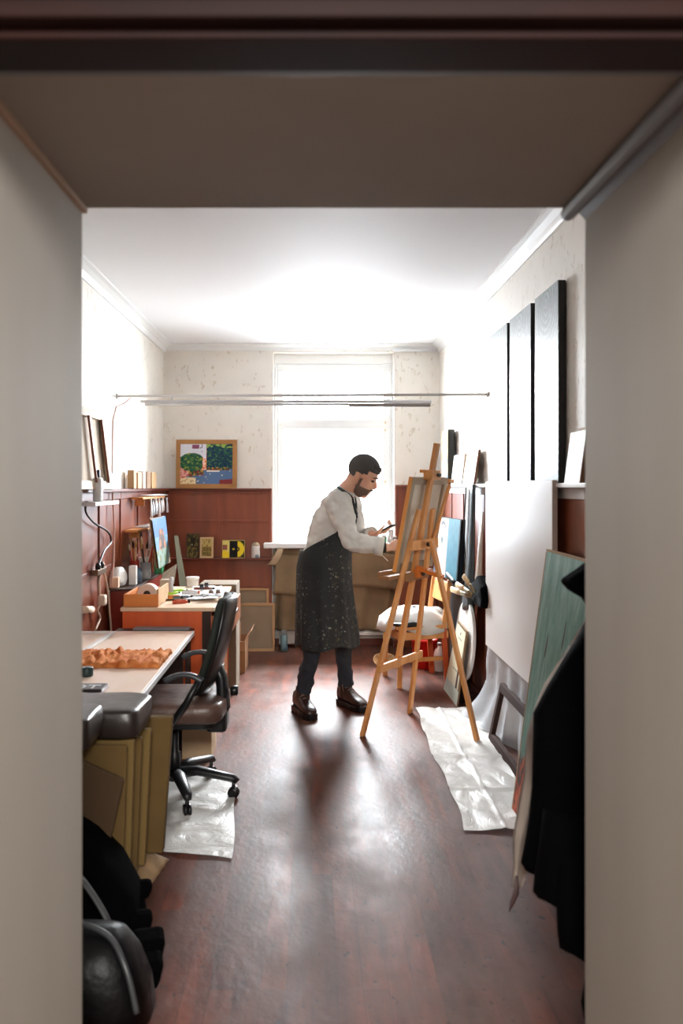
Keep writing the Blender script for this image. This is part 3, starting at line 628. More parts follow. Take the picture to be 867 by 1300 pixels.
# ---- curtain rail and tube lamp ----------------------------------------
b = MB(); b.tube([(XL, 6.0, 2.092), (XR, 5.73, 2.076)], .009, 10); rl = b.build('curtain_rod', mat('rod_white', (206, 200, 196), .4), None, 'thin white rod spanning the room between the side walls', 'rod', smooth=True, org=(0, 5.87, 2.07))
for x, y, z in ((XL, 6.0, 2.092), (XR-.012, 5.73, 2.076)): MB().lathe((x, y, z), [(.02, 0), (.022, .006), (.014, .012)], 16, (1,0,0)).build('rod_flange', WHITE, rl, smooth=True)
lm = thing('tube_lamp', 'long white tube lamp hanging just under the thin rod', 'lamp', (-.17, 5.87, 2.03))
lx0, lx1 = (180-CX)*5.9/F, (549-CX)*5.82/F
b = MB(); b.box(lx0, lx1, 5.845, 5.875, 2.032, 2.05); b.build('lamp_housing', mat('lamp_white', (222, 222, 224), .35), lm, bevel=.004)
b = MB(); b.box((443-CX)*5.84/F, lx1-.01, 5.84, 5.88, 2.006, 2.028); b.build('lamp_reflector', mat('reflector_grey', (150, 140, 136), .4), lm, bevel=.004)
b = MB(); b.tube([(lx0+.03, 5.86, 2.022), (-.0+(443-CX)*5.84/F, 5.86, 2.022)], .0085, 10); b.build('lamp_tube', mat('tube_glass', (240, 240, 240), .2), lm, smooth=True)
for x in (-.95, -.1, .55): MB().tube([(x, 5.88, 2.045), (x, 5.885, 2.075)], .004, 6).build('hanger', STEEL, lm, smooth=True)
b = MB(); b.tube([(-1.255, 6.0, 2.08), (-1.29, 5.97, 2.04), (-1.31, 5.8, 2.0), (-1.315, 5.72, 1.9), (-1.315, 5.7, 1.5), (-1.30, 5.7, 1.2), (-1.303, 5.69, .95), (-1.30, 5.6, .82)], .006, 8)
b.build('lamp_cord', mat('pink_cord', (214, 178, 164), .5), None, 'pale pink lamp cord running down the left wall to the cabinet', 'cord', smooth=True)
b = MB(); b.tube([((500-CX)*YB/F, YB-.03, 2.705), (XR-.03, YB-.03, 2.705), (XR-.03, YB-.03, 2.74)], .012, 10); b.build('pipe', WHITE, None, 'short white pipe under the back cornice at the right', 'pipe', smooth=True, org=(1, YB, 2.7))
# ---- back wall: painting in wood frame ----------------------------------
def garden(u, v):
    su, sv = 70, 54; cu, cv2 = int(u*su+.9*noise.noise(V((u*20, v*20, 0))))/su, int(v*sv+.9*noise.noise(V((u*18, v*18, 9))))/sv
    r = noise.noise(V((cu*17, cv2*21, 2)))*.75+noise.noise(V((cu*43, cv2*41, 5)))*.4; r2 = noise.noise(V((cu*13+4, cv2*15, 7)))
    if v < .36-.22*(1-u) + .04*r2 or (u > .45 and v < .34):   # ground
        c = rgb(92, 120, 160) if r > -.46 else rgb(236, 220, 190)
        if u < .3 and v < .16: c = rgb(238, 216, 170) if r > -.1 else rgb(200, 170, 130)
        if u > .75 and v < .1+.1*(u-.75): c = rgb(140, 60, 64)
        if .5 < u < .75 and .30 < v < .36: c = rgb(240, 234, 220)
        return c
    if u < .5 and v > .68+.1*math.sin(u*9)*.5 and not math.hypot(u-.22, (v-.55)*1.1) < .25:
        if .22 < u < .36 and .88 < v < .98: return rgb(150, 90, 120)
        if .38 < u < .42 and v > .8 and r > 0: return rgb(90, 90, 110)
        return rgb(224, 226, 236)
    if u > .5 and v > .42:
        c = (rgb(34, 54, 88) if r < -.05 else rgb(36, 80, 78)) if r < .25 else rgb(76, 122, 80)
        if v > .9 and r2 > 0: c = rgb(150, 180, 90)
        return c
    if u < .42 and v > .3 and math.hypot(u-.22, (v-.58)) < .27:
        return rgb(34, 84, 70) if r < -.05 else (rgb(58, 110, 66) if r < .27 else rgb(150, 156, 70))
    if u < .16: return rgb(228, 168, 160) if r > -.1 else rgb(190, 90, 80)
    if .4 < u < .5 and v > .35: return rgb(226, 120, 70) if r > 0 else rgb(240, 210, 190)
    return rgb(196, 150, 60) if r > .15 else (rgb(40, 84, 66) if r > -.15 else rgb(150, 60, 50))
def back_picture(name, label, x0, x1, y0, y1, yw, fr, fw, img, lean=0, cat='painting', nx=70, ny=56, th=.022, z0=None):
    a, b_, c, d = P(x0, y1, yw), P(x1, y1, yw), P(x1, y0, yw), P(x0, y0, yw)
    if z0 is not None: dz = V((0, 0, z0-a.z)); a += dz; b_ += dz; c += dz; d += dz
    c = c+V((0, lean, 0)); d = d+V((0, lean, 0))
    t = thing(name, label, cat, (a+b_)/2)
    m = MB(); ins = frame_bars(m, a, b_, c, d, fw, (0, th, 0)); m.build('frame', fr, t, bevel=.002)
    m = MB(); m.grid(lambda u, v: ins[0].lerp(ins[1], u).lerp(ins[3].lerp(ins[2], u), v)+V((0, .006, 0)), nx, ny, img); m.build('picture', mat_vcol(name+'_picture'), t)
    MB().slab(*[p+V((0, th+.0005, 0)) for p in (a, b_, c, d)], (0, .004, 0)).build('backing', MDF, t)
    return t
back_picture('garden_painting', 'oak framed oil painting of a sunny garden lane above the back panelling', 223, 300.5, 558.5, 620.5, 7.85, mat('oak_frame', (176, 126, 70), .5, col2=(160, 110, 58), ns=6), .04, garden, .03, z0=ZL+.019, nx=110, ny=90)
# ledge items
def bookc(u, v):
    r = noise.noise(V((u*5, v*6, 3)))
    if .3 < u < .75 and .45 < v < .85 and r > -.2: return rgb(40, 36, 28)
    if .35 < u < .7 and .5 < v < .58: return rgb(200, 190, 160)
    return rgb(120, 104, 56) if r > 0 else rgb(66, 58, 40)
back_picture('art_book', 'olive and black book standing on the back ledge, at its left end', 236.5, 252, 678, 708.5, 7.79, mat('book_dark', (54, 50, 38), .4), .004, bookc, .02, 'book', 24, 30, z0=.8225)
def land(u, v):
    r = noise.noise(V((u*6, v*9, 1)))
    return rgb(196, 176, 110) if v > .55 and r > -.2 else (rgb(110, 96, 50) if r > 0 else rgb(150, 126, 70))
back_picture('small_picture', 'small cream framed landscape on the back ledge beside the olive book', 253.5, 270.5, 682.5, 708.5, 7.79, mat('cream_frame', (206, 178, 130), .5), .016, land, .02, 'picture', 24, 30, z0=.8225)
def ybl(u, v):
    if abs(u-.5) < .19 and v < .97:
        return rgb(214, 190, 40) if math.hypot(u-.5, (v-.5)*1.3) < .06 else rgb(28, 28, 32)
    if u >= .69: 
        d = math.hypot((u-.69)/.3, (v-.5)/.46); return rgb(236, 212, 50) if d < 1 and d > .3 or d < .1 else rgb(60, 56, 40)
    d = math.hypot((u-.1)/.24, (v-.0)/.42)
    if d < 1: return rgb(236, 210, 50)
    if u < .22 and .45 < v < .75: return rgb(150, 90, 80)
    return rgb(230, 218, 130)
back_picture('poster_card', 'square yellow and black print on the back ledge, right of the framed landscape', 282, 310.5, 686, 708.5, 7.79, mat('card_edge', (220, 206, 120), .5), .003, ybl, .015, 'print', 40, 30, th=.01, z0=.8225)
c0 = V(((324.5-CX)*7.81/F, 7.81, .8225))
cn = MB(); cn.lathe(c0, [(.037, 0), (.039, .005), (.039, .105), (.034, .112)], 24); cn = cn.build('tin_can', mat('can_label', (214, 210, 204), .4, col2=(120, 130, 140), ns=14, contrast=(.55, .6)), None, 'white labelled tin with rounded lid at the right end of the back ledge', 'tin', smooth=True)
MB().lathe(c0+V((0,0,.112)), [(.037, 0), (.037, .008), (.02, .026), (.001, .03)], 24).build('lid', mat('can_lid', (176, 160, 130), .4), cn, smooth=True)
# two framed canvases on the floor at the back
def leaned(name, label, x0, x1, y0, Y, zt, face, fr, fw, lean, cat='canvas', group=None):
    X0, X1 = (x0-CX)*Y/F, (x1-CX)*Y/F
    t = thing(name, label, cat, ((X0+X1)/2, Y, 0), group); a, b_, c, d = V((X0, Y, 0)), V((X1, Y, 0)), V((X1, Y+lean, zt)), V((X0, Y+lean, zt))
    m = MB(); frame_bars(m, a, b_, c, d, fw, (0, .02, 0)); m.build('frame', fr, t, bevel=.002)
    MB().slab(*[p+V((0,.008,0)) for p in (a, b_, c, d)], (0, .008, 0)).build('panel', face, t)
OAKL = mat('light_oak', (176, 136, 92), .6)
GREYC = mat('grey_board', (140, 122, 98), .75, col2=(132, 114, 92), ns=4)
leaned('framed_board', 'taller light framed greige board leaning on the back wall, behind the wider one', 262, 341, 745, 7.80, .545, GREYC, OAKL, .022, .05)
leaned('framed_board', 'wider light framed greige board leaning on the back wall, in front', 268, 348.5, 767, 7.70, .42, GREYC, OAKL, .022, .06)
# burlap over the niche under the sill
def burl(u, v):
    x = WX0+.02+(WX1-.0-WX0-.02)*u; z = .90-(.745)*v
    y = YB-.035+.018*math.sin(u*24+v*2)*(.3+v)+.012*math.sin(u*57)*v+.02*noise.noise(V((u*6, v*5, 3)))
    if v < .25: y += .02*math.sin(u*12)
    if u < .04 or u > .96: y += .03
    return V((x+.02*math.sin(v*5), y, z))
def burlap():
    m, N, L, b = node_mat('burlap')
    n1 = N.new('ShaderNodeTexNoise'); n1.inputs['Scale'].default_value = 3; n1.inputs['Detail'].default_value = 8; L.new(mapped(N, L, (1, 1, 1)), n1.inputs['Vector'])
    w1 = N.new('ShaderNodeTexWave'); w1.inputs['Scale'].default_value = 60; L.new(mapped(N, L, (1, 1, 1)), w1.inputs['Vector'])
    w2 = N.new('ShaderNodeTexWave'); w2.bands_direction = 'Z'; w2.inputs['Scale'].default_value = 60; L.new(mapped(N, L, (1, 1, 1)), w2.inputs['Vector'])
    c = ramp(N, L, n1.outputs['Fac'], [(.3, rgb(120, 100, 74)), (.7, rgb(160, 138, 106))]); L.new(c, b.inputs['Base Color']); b.inputs['Roughness'].default_value = .9
    ad = N.new('ShaderNodeMath'); ad.operation = 'ADD'; L.new(w1.outputs['Fac'], ad.inputs[0]); L.new(w2.outputs['Fac'], ad.inputs[1])
    bp = N.new('ShaderNodeBump'); bp.inputs['Strength'].default_value = .4; bp.inputs['Distance'].default_value = .004; L.new(ad.outputs[0], bp.inputs['Height']); L.new(bp.outputs[0], b.inputs['Normal'])
    return m
BURL = burlap()
cb = thing('burlap_curtain', 'brown burlap curtain hanging under the window sill', 'curtain', (.2, YB-.03, .15))
MB().grid(burl, 90, 30).build('curtain_cloth', BURL, cb, smooth=True, solid=.004)
b = MB(); b.grid(lambda u, v: V((-.36+1.15*u+.03*math.sin(v*3), YB-.075+.012*math.sin(u*20), .86-.30*v+.05*math.sin(u*PI)*0-.02*math.sin(u*7)-(.02*v if u > .5 else .06*v))), 70, 10); b.build('curtain_flap', BURL, cb, smooth=True, solid=.004)
b = MB(); 
for i in range(9): b.box(-.3+.11*i, -.3+.11*i+.09, YB+.02, YB+.08, .14, .62)
b.box(-.3, .7, YB+.01, YB+.09, .10, .14); b.build('radiator', WHITE, None, 'white ribbed radiator mostly hidden behind the burlap curtain', 'radiator', bevel=.01, org=(.2, YB+.05, .1))
b = MB(); b.box(-.30, -.07, YB-.005, YB+.005, .03, .17); b.build('white_board', mat('off_white_board', (196, 192, 186), .6), None, 'low white board under the burlap curtain beside the spray can', 'board')
# tape hanging from sill
b = MB(); b.grid(lambda u, v: V((-.31+.05*u-.05*v*v-(.05*v if u < .5 else .02*v), YB-.095-.01*math.sin(v*4), .905-.15*v)), 4, 10); b.build('masking_tape', mat('tape_beige', (190, 170, 138), .6), None, 'crumpled strip of beige tape hanging from the left end of the sill', 'tape', smooth=True, solid=.003)
# spray can
s0 = V(((360.5-CX)*7.72/F, 7.72, 0)); sc = MB(); sc.lathe(s0, [(.03, 0), (.032, .004), (.032, .13), (.026, .145)], 20); sc = sc.build('spray_can', mat('can_teal', (112, 142, 150), .4, col2=(80, 96, 104), ns=9, contrast=(.5, .56)), None, 'teal spray can on the floor under the left of the window', 'spray can', smooth=True)
MB().lathe(s0+V((0,0,.145)), [(.024, 0), (.024, .035), (.02, .04)], 16).build('cap', mat('cap_grey', (150, 160, 165), .4), sc, smooth=True)
# sill items
def pot(x, y, r, h, m, lab, lm_=None):
    c = V(((x-CX)*7.86/F, 7.86, .9555)); o = MB().lathe(c, [(r, 0), (r*1.03, .004), (r*1.03, h), (r*.9, h+.003)], 20).build('paint_pot', m, None, lab, 'paint pot', smooth=True)
    MB().lathe(c+V((0,0,h+.003)), [(r*1.02, 0), (r*1.02, .016), (r*.95, .018)], 20).build('lid', lm_ or WPLAS, o, smooth=True)
pot(487, 675, .026, .05, mat('pot_green', (60, 150, 110), .4), 'small paint pot with green label on the window sill')
pot(495.5, 675, .026, .10, WPLAS, 'tall white paint pot on the window sill, tallest of the three')
pot(500.8, 678, .022, .04, mat('pot_dark', (60, 60, 66), .4), 'short dark paint pot at the right end of the window sill')
b = MB(); b.grid(lambda u, v: V((-.30+.26*u, 7.86+.12*v, .959+.012*noise.noise(V((u*4, v*3, 0)))+.006)), 14, 8); b.build('sill_paper', mat('newspaper', (206, 206, 204), .7), None, 'flat sheet of newspaper on the left of the window sill', 'paper', smooth=True, solid=.003)

# ---- left wall rail items -----------------------------------------------
t = thing('stretched_canvas', 'large canvas showing its wooden stretcher on the left rail', 'canvas', (-1.29, 5.05, ZL+.021))
a, b_, c, d = V((-1.275, 4.55, ZL+.021)), V((-1.275, 5.42, ZL+.021)), V((-1.325, 5.42, 1.925)), V((-1.325, 4.55, 1.925))
MB().slab(*[p for p in (a, b_, c, d)], (-.003, 0, 0)).build('canvas_cloth', CANVB, t)
b = MB(); frame_bars(b, *[p+V((.0005,0,0)) for p in (a, b_, c, d)], .05, (.018, 0, 0)); b.build('stretcher_frame', mat('stretcher_cream', (214, 196, 172), .6), t, bevel=.002)
for y in (5.02, 5.33): MB().slab(V((-1.2565, y, ZL+.06)), V((-1.2565, y+.045, ZL+.06)), V((-1.303, y+.045, 1.88)), V((-1.303, y, 1.88)), (.014, 0, 0)).build('crossbar', mat('stretcher_brown', (130, 72, 40), .5), t, bevel=.002)
wd = thing('blue_drawing', 'small pale blue drawing leaning on the left rail beside the big canvas', 'drawing', (-1.28, 5.56, ZL+.021))
a, b_, c, d = V((-1.275, 5.46, ZL+.021)), V((-1.275, 5.68, ZL+.021)), V((-1.33, 5.66, 1.62)), V((-1.33, 5.46, 1.62))
m_ = MB(); m_.grid(lambda u, v: a.lerp(b_, u).lerp(d.lerp(c, u), v)+V((.001,0,0)), 16, 20, lambda u, v: rgb(210, 176, 186) if math.hypot(u-.5, v-.6) < .25 else (rgb(176, 196, 206) if noise.noise(V((u*5, v*5, 0))) > -.1 else rgb(214, 214, 212))); m_.build('drawn_face', mat_vcol('drawing'), wd)
MB().slab(a, b_, c, d, (-.006, 0, 0)).build('backing', PAPERW, wd)
# wooden blocks / small stretchers
for i, (xa, xb, y0, mt_, lb) in enumerate(((165.5, 169, 597, OAKL, 'tallest thin stick'), (171, 175.5, 600, PINEL, 'tan block with white face'), (178, 181, 598, WPLAS, 'narrow white block'), (182.5, 187.5, 599, MDF, 'brown slim block'), (189, 195, 600, PINEL, 'widest tan block'))):
    X = -1.305; Ya, Yb = X*F/(xa-CX), X*F/(xb-CX)
    MB().box(X-.02, X+.025, Ya, Yb, ZL+.021, CZ+(CY-y0)*Yb/F).build('wood_block', mt_, None, lb+' of the wooden pieces standing on the left rail', 'wood block', 'wooden pieces on the left rail', bevel=.003)
# paint tube strips
def tube_strip(px0, px1, py, lab, grp, seed, nt):
    random.seed(seed); X = XL+.03; Ya, Yb = (X+.0)*F/(px0-CX), X*F/(px1-CX); z = CZ-(py-CY)*((Ya+Yb)/2)/F
    o = MB().box(X, X+.09, Ya, Yb, z, z+.016).build('tube_shelf', PINE, None, lab, 'shelf', bevel=.003, org=(X, (Ya+Yb)/2, z))
    for i in range(2): MB().box(X, X+.07, Ya+(Yb-Ya)*(.15+.7*i), Ya+(Yb-Ya)*(.15+.7*i)+.012, z-.05, z).build('bracket', PINE, o)
    for i in range(nt):
        y = Ya+(Yb-Ya)*(.34+.66*i/(nt-1)); x = X+.085+random.uniform(0, .02); L_ = random.uniform(.10, .16)
        cr = random.choice([(226,226,228), (214,220,226), (230,228,220), (198, 214, 224)]) if not (seed == 2 and i == 4) else (206, 40, 36)
        tt = MB().tube([(x, y, z-.005), (x+.003, y, z-L_*.5), (x+.004, y, z-L_)], [.008, .02, .023], 10, sq=((1,0,0), .45)).build('paint_tube', mat('tube_%d' % (cr[0]+cr[2]), cr, .35), None, ('red banded' if cr[0] == 206 else 'white')+' paint tube hanging from '+grp, 'paint tube', None if cr[0] == 206 else 'white tubes on '+grp, smooth=True)
        MB().lathe((x, y, z-.02), [(.008, 0), (.008, .022)], 10).build('cap', BLACKP if i % 2 else WPLAS, tt, smooth=True)
    for i in range(nt-2):
        y = Ya+(Yb-Ya)*(.2+.75*i/(nt-2)); cl = random.choice([(226,226,228), (214,220,226)]); r = .017
        MB().tube([(X+.02, y, z+.0165+r*.6), (X+.06, y+.02, z+.0165+r*.6), (X+.13, y+.03, z+.0165+r*.5)], [.010, r, .008], 10, sq=((0,0,1), .5)).build('paint_tube', mat('tube_%d' % (cl[0]+cl[2]), cl, .35), None, 'white paint tube lying on '+grp, 'paint tube', 'white tubes lying on '+grp, smooth=True)
tube_strip(166, 196, 633, 'upper little wooden shelf holding paint tubes on the left wall', 'the upper tube shelf', 1, 9)
tube_strip(158, 194, 671, 'lower little wooden shelf holding paint tubes on the left wall', 'the lower tube shelf', 2, 9)
# white shelf with charger, socket, cable
b = MB(); b.box(XL+.026, XL+.13, 4.9, 5.5, ZL-.075, ZL-.052); sh = b.build('small_shelf', WHITE, None, 'short white shelf on the left wall next to the doorway edge', 'shelf', bevel=.003, org=(XL, 5.2, ZL-.07))
ad = MB(); ad.box(-1.275, -1.225, 5.03, 5.09, ZL-.0515, ZL+.09); ad = ad.build('power_adapter', WPLAS, None, 'white power adapter with black plug standing on the white shelf', 'adapter', bevel=.012)
MB().box(-1.262, -1.238, 5.045, 5.075, ZL+.0905, ZL+.135).build('plug', BLACKP, ad, bevel=.006)
def cable(pts, r, m, lab, cat='cable', name='cable'): return MB().tube(smooth_pts(pts), r, 8).build(name, m, None, lab, cat, smooth=True)
def smooth_pts(p, k=6):
    p = [V(q) for q in p]; out = []
    for i in range(len(p)-1):
        p0 = p[max(i-1, 0)]; p1 = p[i]; p2 = p[i+1]; p3 = p[min(i+2, len(p)-1)]
        for j in range(k):
            t = j/k; out.append(.5*((2*p1)+(p2-p0)*t+(2*p0-5*p1+4*p2-p3)*t*t+(3*p1-p0-3*p2+p3)*t**3))
    return out+[p[-1]]
XW = XL+.05
cable([PX(110, 637, XW), PX(109, 650, XW), PX(120, 664, XW), PX(137, 675, XW), PX(141, 688, XW), PX(132, 700, XW), PX(124, 720, XW)], .007, BLACKP, 'black looping cable on the left wall panelling')
so = MB(); so.box(XL+.027, XL+.07, 5.2, 5.42, .93, .965); so = so.build('socket_strip', mat('socket_metal', (120, 100, 84), .3, metal=.8), None, 'small metal socket strip on the left wall below the black cable', 'socket', bevel=.004, org=(XL, 5.3, .9))
for y in (5.24, 5.33): MB().lathe((XL+.06, y, .966), [(.016, 0), (.018, .02), (.01, .04)], 12).build('plug', BLACKP, so, smooth=True)
cable([PX(128, 727, XW), PX(126, 740, XW), PX(127, 765, XW), PX(124, 775, XW), PX(127, 785, XW), PX(121, 800, XW)], .007, CREAM, 'cream cord hanging from the socket strip with a square plug in it')
MB().box(XL+.04, XL+.085, 5.3, 5.37, .735, .80).build('cord_plug', CREAM, None, 'cream square plug hanging on the cream cord by the left wall', 'plug', bevel=.01, org=(XL+.05, 5.3, .7))
cable([PX(132, 726, XW), PX(137, 750, XW), PX(139, 775, XW), PX(141, 800, XW), PX(140, 830, XW)], .007, CREAM, 'second cream cord falling straight down behind the white table')
MB().tube([PX(106, 774, XW+.02), PX(116, 774, XW)], .022, 10).build('cord_plug', CREAM, None, 'cream round plug beside the doorway edge above the white table', 'plug', smooth=True)
# dark red cabinet between wall and desk, things on it
rc = thing('low_cabinet', 'narrow dark red cabinet against the left wall behind the orange desk', 'cabinet', (-1.27, 6.0, 0))
MB().box(XL+.035, -1.175, 5.66, 6.75, 0.0, .785).build('cabinet_body', mat('red_brown', (124, 34, 16), .35), rc, bevel=.003)
MB().box(XL+.03, -1.165, 5.64, 6.78, .786, .80).build('cabinet_top', mat('dark_top', (52, 32, 26), .4), rc, bevel=.002)
def jar(c, r, h, m, lab, cat='jar', name='glass_jar', grp=None):
    return MB().lathe(c, [(r*.95, 0), (r, .004), (r, h), (r*.9, h), (r*.9, .01)], 18).build(name, m, None, lab, cat, grp, smooth=True)
GREYG = mat('jar_grey', (150, 156, 158), .25); TERR = mat('jar_red', (150, 44, 30), .4)
MB().lathe((-1.29, 5.78, .865), [(.03, -.03), (.062, -.028), (.066, 0), (.062, .028), (.03, .03)], 28, (.9, -.3, .2)).build('white_reel', WPLAS, None, 'round white reel standing at the near end of the dark red cabinet', 'reel', smooth=True)
MB().box(-1.33, -1.27, 5.68, 5.73, .8005, .87).build('small_box', mat('peach_box', (226, 190, 160), .5), None, 'small peach box in front of the white reel', 'box', bevel=.004)
MB().box(-1.24, -1.19, 5.86, 5.91, .8005, .93).build('white_carton', WPLAS, None, 'upright white carton beside the white reel on the red cabinet', 'carton', bevel=.004)
jar((-1.22, 6.04, .8005), .035, .10, mat('jar_blue', (70, 90, 110), .3), 'dark blue jar on the red cabinet behind the white carton')
jar((-1.27, 6.2, .8005), .035, .14, TERR, 'brick red jar on the red cabinet behind the blue jar')
jar((-1.2, 6.25, .8005), .04, .12, GREYG, 'grey glass jar holding brushes on the red cabinet')
jar((-1.25, 6.45, .8005), .04, .14, WPLAS, 'tall white jar holding brushes on the red cabinet')
jar((-1.17, 6.62, .8005), .035, .13, mat('jar_green', (44, 140, 90), .3), 'green jar near the back end of the red cabinet')
random.seed(11)
BRC = [(206, 120, 56), (180, 90, 44), (224, 190, 130), (60, 44, 36), (190, 40, 26), (220, 214, 200)]
for c, n in (((-1.2, 6.25), 7), ((-1.25, 6.45), 6), ((-1.27, 6.2), 4)):
    for i in range(n):
        a_ = random.uniform(0, 6.28); l = random.uniform(.22, .32); p = V((c[0], c[1], .83)); q = p+V((.06*math.cos(a_)+.02, .07*math.sin(a_), l)); col = random.choice(BRC)
        pb = MB().tube([p, p.lerp(q, .8)], .0045, 6).build('paintbrush', mat('brush_%d' % col[0], col, .4), None, 'paintbrush standing in a jar on the red cabinet', 'paintbrush', 'brushes in jars', smooth=True)
        MB().tube([p.lerp(q, .8), p.lerp(q, .92), q], [.006, .009, .003], 6).build('bristles', mat('bristle_%d' % (i % 3), [(190,150,90), (40,30,26), (220,200,170)][i % 3], .7), pb, smooth=True)
# blue painting with a ruin
def ruin(u, v):
    r = noise.noise(V((u*6, v*6, 4)))
    if v < .36: return rgb(110, 130, 120) if r > -.05 else (rgb(76, 104, 60) if r > -.3 else rgb(140, 100, 56))
    if abs(u-.52) < .26*(1-(v-.36)/.62) + .05 and v < .75:
        return rgb(50, 30, 24) if abs(u-.52) < .12 and v < .60 else (rgb(160, 90, 42) if r > -.1 else rgb(80, 42, 22))
    return tuple(x*(1-.3*(1-v)) for x in rgb(40, 100, 150)) if v > .6 else rgb(80, 124, 150)
bt = thing('ruin_painting', 'bright blue painting of a brown arch leaning at the far left corner', 'painting', (-1.15, 6.35, .82))
a, b_, c, d = P(202, 722, 6.05), P(216.5, 713.5, 6.55), P(210, 655, 6.62), P(193, 659, 6.12)
m_ = MB(); m_.grid(lambda u, v: a.lerp(b_, u).lerp(d.lerp(c, u), v), 30, 50, ruin); m_.build('painted_face', mat_vcol('ruin_paint'), bt)
MB().slab(a+V((-.014,.008,0)), b_+V((-.014,.008,0)), c+V((-.014,.008,0)), d+V((-.014,.008,0)), (-.012, .008, 0)).build('stretcher', MDF, bt)
# desk
dk = thing('orange_desk', 'orange wooden desk cluttered with paints against the left wall', 'desk', (-.83, 5.55, 0))
DX0, DX1, DY0, DY1, DZ = -1.10, -.585, 5.03, 6.07, .765
MB().box(DX0, DX1, DY0, DY0+.02, 0, DZ-.022).build('side_panel', ORANGE, dk, bevel=.002)
MB().box(DX1-.052, DX1-.001, DY0-.004, DY0-.0005, 0, DZ-.0225).build('corner_strip', mat('dark_inside', (48, 26, 16), .7), dk)
MB().box(DX0-.01, DX1+.02, DY0-.012, DY1+.01, DZ-.022, DZ).build('desk_top', mat('desk_top', (232, 212, 190), .45, col2=(222,190,156), ns=5), dk, bevel=.003)
MB().box(DX0, DX1, DY1-.02, DY1, 0, DZ-.022).build('side_panel', ORANGE, dk)
MB().box(DX0, DX0+.02, DY0+.02, DY1-.02, 0, DZ-.022).build('back_panel', ORANGE, dk)
MB().box(DX1-.25, DX1-.03, DY0+.021, DY1-.021, 0.03, DZ-.21).build('inner_carcass', mat('dark_inside', (48, 26, 16), .7), dk)
for k, (z0, out) in enumerate(((.56, .09), (.38, .0), (.2, .0), (.03, .0))):
    dr = MB(); x1 = DX1+out-.02
    dr.box(x1, x1+.018, DY0+.05, DY1-.05, z0, z0+.165); dr.box(x1-.2 if out else x1-.02, x1, DY0+.07, DY0+.085, z0+.01, z0+.14); dr.box(x1-.2 if out else x1-.02, x1, DY1-.085, DY1-.07, z0+.01, z0+.14)
    if out: dr.box(x1-.2, x1, DY0+.085, DY1-.085, z0+.01, z0+.02)
    dr = dr.build('drawer', mat('drawer_brown', (150, 92, 52), .45), dk, bevel=.002)
    MB().box(x1+.018, x1+.035, 5.45, 5.65, z0+.1, z0+.118).build('handle', BLACKP, dr, bevel=.003)
MB().box(-.80, -.535, 6.12, 6.42, 0, .775).build('storage_box', mat('greige_box', (120, 104, 84), .9), None, 'tall greige box standing on the floor at the far end of the orange desk', 'box', bevel=.006)
# wooden box with tape roll
DT = DZ+.001
wbx = thing('wooden_box', 'open orange wooden box on the near left corner of the desk', 'box', (-1.0, 5.15, DT))
x0, x1, y0, y1 = (157-CX)*5.05/F, (201-CX)*5.05/F, 5.05, 5.42
for nm, bb in (('front_panel', (x0, x1, y0, y0+.012, DT, DT+.072)), ('rear_panel', (x0, x1, y1-.012, y1, DT, DT+.072)), ('left_panel', (x0, x0+.012, y0+.0125, y1-.0125, DT, DT+.072)), ('right_panel', (x1-.012, x1, y0+.0125, y1-.0125, DT, DT+.10)), ('bottom_panel', (x0+.0125, x1-.0125, y0+.0125, y1-.0125, DT, DT+.008))):
    MB().box(*bb).build(nm, mat('box_orange', (222, 138, 66), .45, col2=(206, 120, 52), ns=3, stretch=(1,1,6)) if nm != 'right_panel' else PINEL, wbx, bevel=.001)
b = MB(); b.lathe((-.975, 5.12, DT+.065), [(.022, 0), (.058, 0), (.06, .003), (.06, .057), (.058, .06), (.022, .06)], 36, (.08, 1, .0)); tr = b.build('tape_roll', mat('tape_white', (232, 214, 196), .5), None, 'big roll of pale masking tape standing in the orange wooden box', 'tape roll', smooth=False)
MB().lathe((-.975, 5.117, DT+.065), [(.008, 0), (.021, 0), (.022, .055), (.008, .055)], 24, (.08, 1, 0)).build('core', mat('tape_core', (60, 44, 36), .6), tr, smooth=True)
# desk clutter
random.seed(5)
YD = lambda y, z=DT: (CZ-z)*F/(y-CY)
def onD(x, y, z=0): p = PZ(x, y, DT+z); return p
def sheet(x, y, w_, h_, rot, m, lab, name='paper_sheet', cat='paper', z=.001, crumple=0):
    c = onD(x, y); eu = V((math.cos(rot), math.sin(rot), 0))*w_/2; ev = V((-math.sin(rot), math.cos(rot), 0))*h_/2
    MB().grid(lambda u, v: c+eu*(2*u-1)+ev*(2*v-1)+V((0, 0, z+.002+crumple*(.5+.5*noise.noise(V((u*4+x, v*4, 0)))))), 12, 12).build(name, m, None, lab, cat, smooth=True, solid=.0015)
sheet(262, 753, .2, .5, .1, PAPERW, 'rumpled white sheet spread over the right half of the desk', crumple=.03)
sheet(244, 757, .34, .42, .05, PAPERW, 'large white sheet covering the front middle of the desk', crumple=.012)
sheet(235, 760, .24, .18, -.3, mat('paper_grey', (206, 206, 210), .6), 'grey-white printed sheet near the front edge of the desk', z=.004, crumple=.008)
sheet(222, 750, .16, .22, .4, mat('paper_tan', (222, 190, 150), .6), 'tan sheet in the middle of the desk', z=.003, crumple=.006)
sheet(272, 762, .16, .12, .3, mat('foil', (220, 224, 230), .25), 'crumpled shiny plastic wrap hanging at the desk front right corner', 'plastic_wrap', 'plastic wrap', z=.012, crumple=.04)
c = onD(244.5, 744.5); cpn = MB().lathe(c, [(.038, 0), (.04, .004), (.043, .05), (.045, .052), (.04, .055)], 24).build('plastic_tub', mat('tub', (214, 214, 212), .4), None, 'round white plastic tub at the back of the desk', 'tub', smooth=True)
